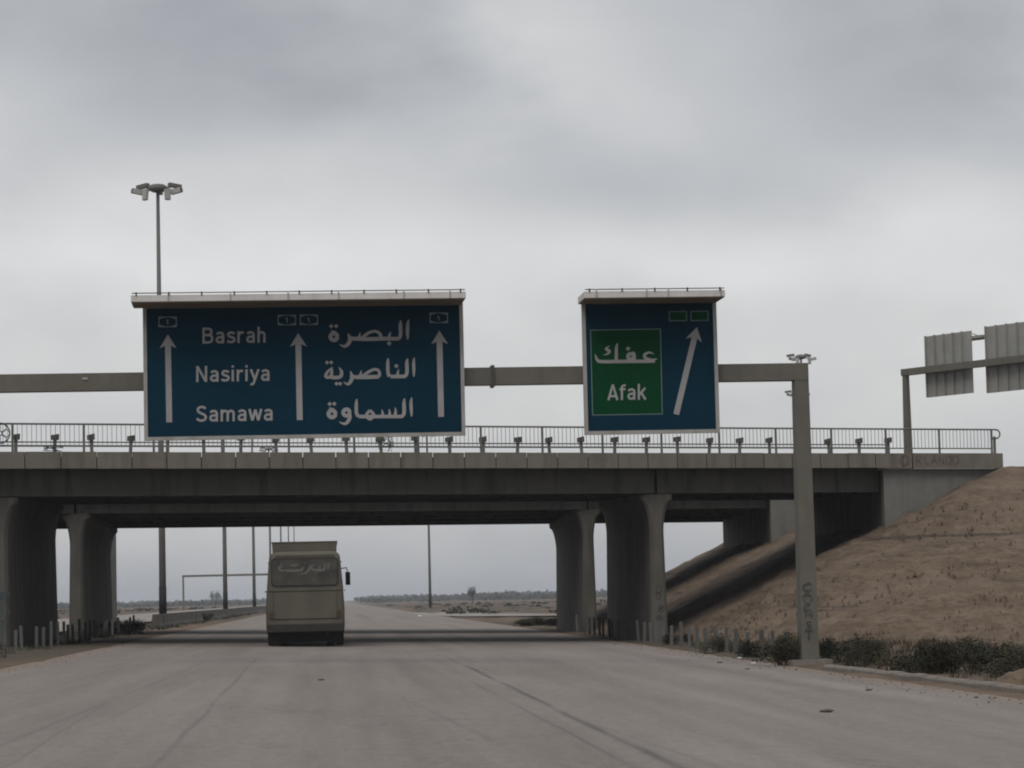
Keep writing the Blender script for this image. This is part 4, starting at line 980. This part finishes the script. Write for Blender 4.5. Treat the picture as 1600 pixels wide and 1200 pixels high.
# worn Arabic lettering on the rear window
for i, stx in enumerate(([(.78, 2.72, .03), (.76, 2.50, .045)], [(.66, 2.70, .03), (.65, 2.52, .045), (.58, 2.46, .05), (.42, 2.46, .05), (.30, 2.48, .05)], [(.50, 2.60, .02), (.47, 2.47, .05)],
            [(.30, 2.62, .03), (.18, 2.58, .05), (.24, 2.50, .05), (.36, 2.47, .045)], [(.16, 2.60, .02), (.12, 2.46, .05), (.02, 2.38, .05), (-.08, 2.36, .02)],
            [(-.05, 2.58, .03), (-.10, 2.48, .05), (-.30, 2.46, .05), (-.62, 2.47, .05)], [(-.22, 2.66, .04), (-.34, 2.63, .04), (-.48, 2.64, .03)], [(-.70, 2.62, .04), (-.82, 2.58, .05), (-.78, 2.48, .05), (-.66, 2.47, .05)])):
    stroke(wl, [(x_, z_, w_ * 1.45) for x_, z_, w_ in stx], wmap, .002 + i * .0012, 4)
for i, (x, z) in enumerate(((.36, 2.36), (-.18, 2.34), (-.10, 2.34), (-.75, 2.70), (.02, 2.70))): dot(wl, x, z, .035, wmap, .013 + i * .001)
orient(wl.build('lettering', 'dust_letter', rw), Vector((0, -1, 0)))
bb((0, -.024, 1.80), (2.36, .02, .022), 'seam_strip', 'bus_trim'); bb((0, -.026, .90), (2.16, .02, .03), 'seam_strip', 'bus_trim')
bb((0, -.026, 2.95), (1.9, .03, .05), 'rain_gutter', 'bus_paint')
# engine lid outline
for x in (-1.02, 1.02): bb((x, -.024, 1.34), (.012, .008, .86), 'lid_edge', 'bus_trim')
m_ = MB(); m_.loft([[Vector((bx + x, by + y, bz + z)) for y, z in ((-.16, .50), (-.16, .70), (-.03, .74), (.06, .74), (.06, .46), (-.06, .46))] for x in (-W + .02, W - .02)]); bumper = m_.build('bumper', 'bus_trim', bus)
for s_ in (-1, 1):
    tl_ = bb((s_ * 1.08, -.032, 1.02), (.16, .04, .22), 'tail_light', 'tail_red'); bb((s_ * 1.08, -.036, 1.17), (.15, .04, .07), 'indicator', 'tail_amber', tl_)
    bb((s_ * 1.0, .3, .33), (.46, .025, .50), 'mud_flap', 'rubber')
bb((0, .9, .50), (2.1, 1.5, .26), 'chassis', 'rubber'); bb((0, 2.2, .32), (1.7, .5, .40), 'dark_fill_block', 'rubber'); bb((0, .28, .30), (1.6, .03, .30), 'dark_fill_sheet', 'rubber'); bb((0, 4.4, .42), (2.3, 3.2, .36), 'dark_fill_base', 'rubber'); bb((0, 1.9, .48), (1.9, .18, .18), 'axle', 'bus_trim')  # rubber blocks and sheet added to black out the shaded gap underneath
m_ = MB(); m_.tube([Vector((bx - .2, by + 1.9, bz + .5)), Vector((bx + .2, by + 1.9, bz + .5))], .22, 12); m_.build('differential', 'bus_trim', bus)
m_ = MB(); m_.tube([Vector((bx + .7, by - .05, bz + .40)), Vector((bx + .7, by + .8, bz + .42))], .05, 8); m_.build('exhaust', 'bus_trim', bus)
# wheels
for yy in (1.9, 6.6):
    for s_ in (-1, 1):
        for dual in ((0, 1) if yy < 3 else (0,)):
            cx_ = s_ * (W - .16 - dual * .30); c = Vector((bx + cx_, by + yy, bz + .475))
            m_ = MB(); prf_ = [(-.125, .40), (-.125, .44), (-.09, .475), (.09, .475), (.125, .44), (.125, .40)]
            m_.loft([[c + Vector((a_, r_ * math.cos(2 * math.pi * k / 20), r_ * math.sin(2 * math.pi * k / 20))) for k in range(20)] for a_, r_ in [(-.11, .28)] + prf_ + [(.11, .28)]], True)
            wh = m_.build('wheel', 'rubber', bus)
            m_ = MB(); m_.tube([c + Vector((s_ * .08, 0, 0)), c + Vector((s_ * .118, 0, 0))], [.27, .2], 14); m_.build('rim', 'rim_steel', wh)
# side windows, both sides
for s_ in (-1, 1):
    for i in range(6):
        y0_ = .7 + i * 1.22
        m_ = MB(); xo = s_ * (W - .035); xi = s_ * (W - .125)
        m_.hexa([Vector((bx + xo + s_ * .01, by + y0_, bz + 1.85)), Vector((bx + xo + s_ * .01, by + y0_ + 1.08, bz + 1.85)), Vector((bx + xi + s_ * .035, by + y0_ + 1.08, bz + 2.55)), Vector((bx + xi + s_ * .035, by + y0_, bz + 2.55))],
                [Vector((bx + xo - s_ * .04, by + y0_, bz + 1.85)), Vector((bx + xo - s_ * .04, by + y0_ + 1.08, bz + 1.85)), Vector((bx + xi - s_ * .02, by + y0_ + 1.08, bz + 2.55)), Vector((bx + xi - s_ * .02, by + y0_, bz + 2.55))])
        m_.build('side_window', 'dusty_glass', bus)
    bb((s_ * (W + .01), .9, 1.80), (.03, 1.6, .04), 'side_moulding', 'bus_trim')
# roof box rack
m_ = MB(); b0 = Vector((bx, by, bz))
m_.hexa([b0 + Vector((-1.04, .35, 3.06)), b0 + Vector((1.04, .35, 3.06)), b0 + Vector((1.04, 5.2, 3.06)), b0 + Vector((-1.04, 5.2, 3.06))], [b0 + Vector((-1.055, .35, 3.40)), b0 + Vector((1.055, .35, 3.40)), b0 + Vector((1.055, 5.2, 3.40)), b0 + Vector((-1.055, 5.2, 3.40))])
rk = m_.build('roof_box', 'bus_paint', bus)
m_ = MB(); m_.tube([b0 + Vector((-1.06, .34, 3.39)), b0 + Vector((1.06, .34, 3.39)), b0 + Vector((1.06, 5.2, 3.39)), b0 + Vector((-1.06, 5.2, 3.39)), b0 + Vector((-1.06, .34, 3.39))], .02, 6); m_.build('rim_rail', 'bus_paint', rk)
# wing mirror on the right, standing off the front corner
m_ = MB(); m_.tube([b0 + Vector((W - .05, Ln - .35, 2.6)), b0 + Vector((W + .13, Ln - .3, 2.62)), b0 + Vector((W + .16, Ln - .3, 2.45))], .02, 6); mr = m_.build('mirror_arm', 'bus_trim', bus)
m_ = MB(); m_.box(b0 + Vector((W + .17, Ln - .3, 2.24)), (.17, .09, .46)); m_.build('mirror', 'rubber', bus)
for s_ in (-1, 1): bb((s_ * (W - .13), .25, 2.72), (.09, .1, .06), 'marker_lamp', 'bus_trim')

# ------------------------------------------------------------------ vegetation
def leaf_cloud(rnd, n, rx, ry, rz, size, clumps=9, low=0.0):
    m_ = MB(); cs = []
    for _ in range(clumps):
        a = rnd.uniform(0, 6.283); r_ = math.sqrt(rnd.random()) * .75
        cs.append((rx * r_ * math.cos(a), ry * r_ * math.sin(a), rz * rnd.uniform(.25, .85), rnd.uniform(.25, .5)))
    for i in range(n):
        cx_, cy_, cz_, cr_ = rnd.choice(cs)
        d = Vector((rnd.gauss(0, 1), rnd.gauss(0, 1), rnd.gauss(0, 1))).normalized() * rnd.random() ** .4
        p = Vector((cx_ + d.x * cr_ * rx, cy_ + d.y * cr_ * ry, max(low, cz_ + d.z * cr_ * rz)))
        u_ = Vector((rnd.gauss(0, 1), rnd.gauss(0, 1), rnd.gauss(0, 1) + .4)).normalized(); v_ = u_.orthogonal().normalized()
        l = size * rnd.uniform(.6, 1.5); wd = l * rnd.uniform(.3, .5)
        m_.add([p - v_ * wd * .2, p + u_ * l * .5 + v_ * wd, p + u_ * l, p + u_ * l * .5 - v_ * wd], [(0, 1, 2, 3)])
    return m_
SHR = []
for k in range(4):
    rnd = random.Random(40 + k)
    r_ = thing('shrub', 'x', 'shrub', (0, 0, 0))
    fo = leaf_cloud(rnd, 2600, .66, .52, .74, .045, 13).build('foliage', 'leaf_dark' if k % 2 else 'leaf_olive', r_)
    m_ = MB()
    for i in range(9):
        a = rnd.uniform(0, 6.28); m_.tube([(0, 0, -.15), (.2 * math.cos(a), .2 * math.sin(a), .3), (.48 * math.cos(a), .4 * math.sin(a), rnd.uniform(.5, .85))], [.018, .012, .004], 4)
    m_.build('stems', 'bark', r_); SHR.append(r_)
for k in range(1):
    rnd = random.Random(80)
    r_ = thing('shrub', 'x', 'shrub', (0, 0, 0)); leaf_cloud(rnd, 1100, .6, .5, .65, .05, 9).build('foliage', 'leaf_dry', r_)
    m_ = MB()
    for i in range(12):
        a = rnd.uniform(0, 6.28); m_.tube([(0, 0, -.15), (.2 * math.cos(a), .2 * math.sin(a), .3), (.5 * math.cos(a), .45 * math.sin(a), rnd.uniform(.5, .9))], [.014, .01, .004], 4)
    m_.build('stems', 'leaf_dry', r_); SHR.append(r_)
index_kids()
SH = [(1120, 1021, 1.0, .75, 0, 'dark low shrub at the road edge, first to the right of the right pier'), (1180, 1028, .95, .85, 1, 'dark shrub at the road edge midway between pier and gantry post'),
      (1222, 1040, 1.05, 1.0, 2, 'dark upright shrub touching the left side of the gantry post'), (1318, 1036, 1.0, .9, 3, 'round dark shrub just right of the gantry post base'),
      (1352, 1040, .9, 1.05, 0, 'taller dark shrub second to the right of the gantry post'), (1395, 1050, .9, .6, 4, 'dry brownish shrub behind the kerb, between two dark shrubs'),
      (1440, 1052, 1.1, .95, 1, 'dark shrub behind the kerb, left of the widest clump'), (1480, 1057, 1.1, 1.2, 2, 'widest dark shrub behind the kerb, left of the dirt mound'),
      (1548, 1052, 1.2, 1.0, 3, 'dark shrub directly behind the dirt mound'), (1596, 1056, 1.2, 1.0, 0, 'dark shrub behind the mound at the right picture edge'), (1512, 1040, 1.1, .9, 1, 'dark shrub set back at the foot of the bank, left of the mound'),
      (1270, 1024, .8, .6, 4, 'dry shrub behind the gantry post base'), (1060, 1008, .9, .7, 3, 'small dark shrub at the foot of the right pier'),
      (846, 978, 2.0, .85, 1, 'dark bush spreading left of the far right pier'), (822, 979, 1.5, .6, 2, 'low dark bush at the left end of the clump by the far right pier'), (872, 979, 1.5, .8, 0, 'dark bush against the foot of the far right pier'),
      (222, 988, 1.9, .95, 3, 'dark bush behind the left guard posts'), (186, 992, 1.8, .9, 0, 'dark bush at the foot of the far left pier'), (150, 997, 1.6, .8, 1, 'dark bush beside the far left pier among guard posts'), (320, 971, 1.6, .9, 2, 'dark weeds against the median barrier left of the bus'), (400, 955, 2.2, .9, 3, 'dark scrub by the barrier beside the bus')]
used = set()
for px, py, s_, h_, k, lab in SH:
    o = SHR[k] if k not in used else copy_tree(SHR[k]); used.add(k)
    p = gnd(px, py); hb = bank_h(p.x, p.y)
    zq = max(prof(p.x), hb if p.x > 8 else -1)
    if lab.endswith('pier among guard posts') or 'far left pier' in lab or 'behind the left' in lab: p.x = min(p.x, -9.75)
    place(o, (p.x, p.y, zq - .02), random.uniform(0, 6.28), (s_ * random.uniform(.95, 1.1), s_, h_ * random.uniform(.70, .95))); o['label'] = lab

# dirt mound behind the kerb
p = gnd(1562, 1082); mm_ = MB(); nn_ = 22; mr_ = 1.0
for j in range(nn_ + 1):
    for i in range(nn_ + 1):
        x = (i / nn_ - .5) * 2; y = (j / nn_ - .5) * 2; r_ = math.hypot(x, y)
        z = .33 * max(0, 1 - r_ * r_) ** 1.2 + .05 * fbm(x * 3, y * 3, 11) * (1 if r_ < 1.05 else 0) - (.12 if r_ > 1.0 else 0)
        mm_.v.append((p.x + .80 + x * .78, p.y + 1.3 + y * .6, prof(20) + z))
mm_.f = [(j * (nn_ + 1) + i, j * (nn_ + 1) + i + 1, (j + 1) * (nn_ + 1) + i + 1, (j + 1) * (nn_ + 1) + i) for j in range(nn_) for i in range(nn_)]
tag(mm_.build('dirt_mound', 'bank_dirt', smooth=True), 'low rounded heap of brown dirt behind the kerb at lower right', 'dirt mound')

# dry grass tufts on verges (nobody could count them)
def tufts(name, spots, m, h=.22, nbl=16, sd=5):
    rnd = random.Random(sd); m_ = MB()
    for (x, y, z, k) in spots:
        for i in range(nbl):
            a = rnd.uniform(0, 6.28); l = h * k * rnd.uniform(.5, 1.3); b = Vector((x + rnd.gauss(0, .10) * k, y + rnd.gauss(0, .10) * k, z - .02))
            t_ = b + Vector((math.cos(a) * l * .5, math.sin(a) * l * .5, l)); sd_ = Vector((-math.sin(a), math.cos(a), 0)) * .012 * k
            m_.add([b - sd_, b + sd_, t_], [(0, 1, 2)])
    return m_.build(name, m)
rnd = random.Random(21); sp_ = []
for i in range(900):
    x = rnd.uniform(11.2, 19); y = rnd.uniform(44, 90); hb = bank_h(x, y)
    if hb > .1: continue
    if y < 56 and x < 11.6: continue
    sp_.append((x, y, prof(20) + .02, rnd.uniform(.5, 1.2)))
tag(tufts('grass_tufts', sp_, 'leaf_olive', .24, 14), 'dark scrubby grass on the verge between kerb and bank', 'grass', kind='stuff')
sp_ = []
for i in range(350):
    x = rnd.uniform(11.3, 48); y = rnd.uniform(72, 108); hb = bank_h(x, y); s, t = st_of(x, y)
    if hb < .1 or hb > 5.9 or t > -2: continue
    sp_.append((x, y, hb, rnd.uniform(.4, .9)))
tag(tufts('bank_grass', sp_, 'leaf_dry', .12, 8, 8), 'sparse dry grass on the earth bank', 'grass', kind='stuff')
sp_ = []
for i in range(700):
    x = rnd.uniform(-13, -8.4) if rnd.random() < .9 else rnd.uniform(-40, -29); y = rnd.uniform(70, 320); sp_.append((x, y, prof(x) + .02, rnd.uniform(.6, 1.5)))
tag(tufts('median_grass', sp_, 'leaf_dark', .24, 12, 9), 'dark weeds in the median left of the road', 'grass', kind='stuff')

# scrub on the plain and the far line of trees
def clumps(name, spots, m, label, n=26):
    rnd = random.Random(77); m_ = MB()
    for (x, y, z, rx, rz) in spots:
        for i in range(n):
            d = Vector((rnd.gauss(0, 1), rnd.gauss(0, 1), rnd.gauss(0, 1))).normalized() * rnd.random() ** .5
            p = Vector((x + d.x * rx, y + d.y * rx, z + rz * .42 + d.z * rz * .55)); p.z = max(p.z, z)
            u_ = Vector((rnd.gauss(0, 1), rnd.gauss(0, 1), rnd.gauss(0, 1))).normalized(); v_ = u_.orthogonal().normalized(); l = rz * rnd.uniform(.22, .5)
            m_.add([p - v_ * l, p + u_ * l, p + v_ * l, p - u_ * l], [(0, 1, 2, 3)])
    return tag(m_.build(name, m), label, 'vegetation', kind='stuff')
rnd = random.Random(31); sp_ = []
while len(sp_) < 420:
    y = 150 + 600 * rnd.random() ** 1.3; x = rnd.uniform(-.16, .20) * y
    if -30 < x < 12.5 or (x > 12 and 195 < y < 262 and rnd.random() < .97): continue
    if x > 10 and bank_h(x, y) > -.6: continue
    sp_.append((x, y, prof(x) - .05, rnd.uniform(.5, 1.8), rnd.uniform(.18, .6)))
clumps('scrub', sp_, 'leaf_dark', 'low dark scrub scattered over the plain beyond the overpass', 24)
sp_ = []
for i in range(2000):
    y = rnd.uniform(1300, 3400); a = rnd.uniform(-.20, .30)
    if abs(a + .0005) < .012: continue
    x = a * y; hgt = rnd.uniform(1.6, 4.2) * (y / 2000) * (1.0 + .3 * fbm(a * 14, 3)) * (1.2 if a > .05 else 1.0)
    sp_.append((x, y, -.3, hgt * 2.6, hgt))
clumps('far_trees', sp_, 'leaf_far', 'hazy line of far trees on the horizon', 22)

def tree(px, d, h_, lab, sd, spread=.42):
    rnd = random.Random(sd); p = at(px, 930, d); z0_ = prof(p.x)
    t_ = thing('tree', lab, 'tree', (p.x, p.y, z0_ - .1)); b = Vector((p.x, p.y, z0_ - .1))
    m_ = MB(); m_.tube([b, b + Vector((.05 * h_, 0, h_ * .35)), b + Vector((.02 * h_, 0, h_ * .8))], [.035 * h_, .026 * h_, .008 * h_], 7)
    for i in range(6):
        a = rnd.uniform(0, 6.28); z = h_ * rnd.uniform(.35, .65); s0 = b + Vector((.04 * h_, 0, z)); m_.tube([s0, s0 + Vector((math.cos(a) * spread * h_ * .8, math.sin(a) * spread * h_ * .8, h_ * .25))], [.014 * h_, .004 * h_], 5)
    m_.build('trunk', 'bark', t_)
    cr_ = leaf_cloud(rnd, 900, spread * h_, spread * h_, h_ * .75, h_ * .045, 12)
    cr_.v = [(v[0] + b.x, v[1] + b.y, v[2] + b.z + h_ * .26) for v in cr_.v]
    cr_.build('crown', 'leaf_far', t_)
tree(738, 800, 4.6, 'lone small tree on the right skyline beyond the overpass', 3, .3)
tree(336, 900, 5.0, 'round-headed tree on the skyline between the median masts', 4, .5)

# ------------------------------------------------------------------ small things on the ground
def pebble(px, py, r_, lab, m='stone', nm='stone', cat='stone', fl=.34):
    rnd = random.Random(int(px * 7 + py)); p = gnd(px, py); z = prof(p.x)
    m_ = MB(); rings = []
    for k in range(5):
        ph = math.pi * k / 4; rr_ = max(.02, math.sin(ph)); rings.append([Vector((p.x + r_ * rr_ * math.cos(a) * rnd.uniform(.8, 1.2) * 1.3, p.y + r_ * rr_ * math.sin(a) * rnd.uniform(.8, 1.2), z + r_ * fl * .9 - r_ * fl * math.cos(ph))) for a in [2 * math.pi * i / 8 for i in range(8)]])
    m_.loft(rings); tag(m_.build(nm, m, smooth=False), lab, cat)
pebble(1292, 1113, .075, 'dark flat stone lying on the road surface at lower right')
pebble(1358, 1079, .05, 'small dark stone on the road close to the kerb')
pebble(1168, 1046, .045, 'small stone on the road below the roadside shrubs'); pebble(1125, 1036, .06, 'dark stone at the road edge left of the shrubs')
pebble(502, 1063, .05, 'small dark stone in the lane behind the bus')
pebble(1156, 1029, .06, 'white scrap of litter at the left of the shrubs', 'litter_white', 'litter', 'litter'); pebble(1201, 1029, .05, 'bright white scrap of litter among the shrubs', 'litter_white', 'litter', 'litter')
pebble(1177, 1037, .05, 'pale scrap of litter on the road edge', 'litter_white', 'litter', 'litter'); pebble(1286, 1040, .10, 'pale stone beside the gantry post base', 'kerb_concrete'); pebble(656, 963, .16, 'white scrap of litter on the far road right of the bus', 'litter_white', 'litter', 'litter')
crumbs = MB(); rnd = random.Random(12)
for i in range(420):
    side = rnd.random() < .75
    y = rnd.uniform(38, 95); x = (10.5 - abs(rnd.gauss(0, .5))) if side else (-7.1 + abs(rnd.gauss(0, .4))); r_ = rnd.uniform(.004, .014) * (1.6 if rnd.random() < .06 else 1)
    crumbs.box((x, y, prof(x) + r_ * .5), (r_ * 2, r_ * 1.6, r_ * 1.2))
tag(crumbs.build('gravel', 'stone'), 'loose gravel crumbs along the road edges', 'gravel', kind='stuff')

cl_ = MB(); rnd = random.Random(61)
for i in range(5000):
    x = rnd.uniform(11.3, 44); y = rnd.uniform(70, 104); hb = bank_h(x, y); s, t = st_of(x, y)
    if hb < -.2 or hb > 5.9 or t > -1.6: continue
    r_ = rnd.uniform(.02, .06) * (1.7 if rnd.random() < .05 else 1); a = rnd.uniform(0, 3); zc_ = hb + .10 * fbm(x * .35, y * .35, 2, 6)
    pts = [Vector((x + r_ * math.cos(a + k * 1.5708) * rnd.uniform(.7, 1.3), y + r_ * math.sin(a + k * 1.5708) * rnd.uniform(.7, 1.3), zc_ - .1)) for k in range(4)]
    tp = [Vector((x + (q_.x - x) * .6, y + (q_.y - y) * .6, zc_ + r_ * rnd.uniform(.2, .6))) for q_ in pts]
    cl_.hexa(pts, tp)
tag(cl_.build('earth_clods', 'bank_dirt'), 'loose clods of earth on the bank', 'soil', kind='stuff')

# ------------------------------------------------------------------ haze
hz = bpy.data.materials.new('haze'); hz.use_nodes = True; t = hz.node_tree; t.nodes.clear()
pv = t.nodes.new('ShaderNodeVolumePrincipled'); pv.inputs['Color'].default_value = (.80, .86, .95, 1); pv.inputs['Density'].default_value = .00020; pv.inputs['Anisotropy'].default_value = .2
ot = t.nodes.new('ShaderNodeOutputMaterial'); t.links.new(pv.outputs[0], ot.inputs['Volume'])
MATS['haze'] = hz
h = MB().box((0, 3000, 18.5), (12400, 18400, 40)).build('haze', 'haze'); tag(h, 'thin pale haze over the whole plain', 'haze', kind='stuff')

for o in C.objects:
    if '_o' in o: del o['_o']
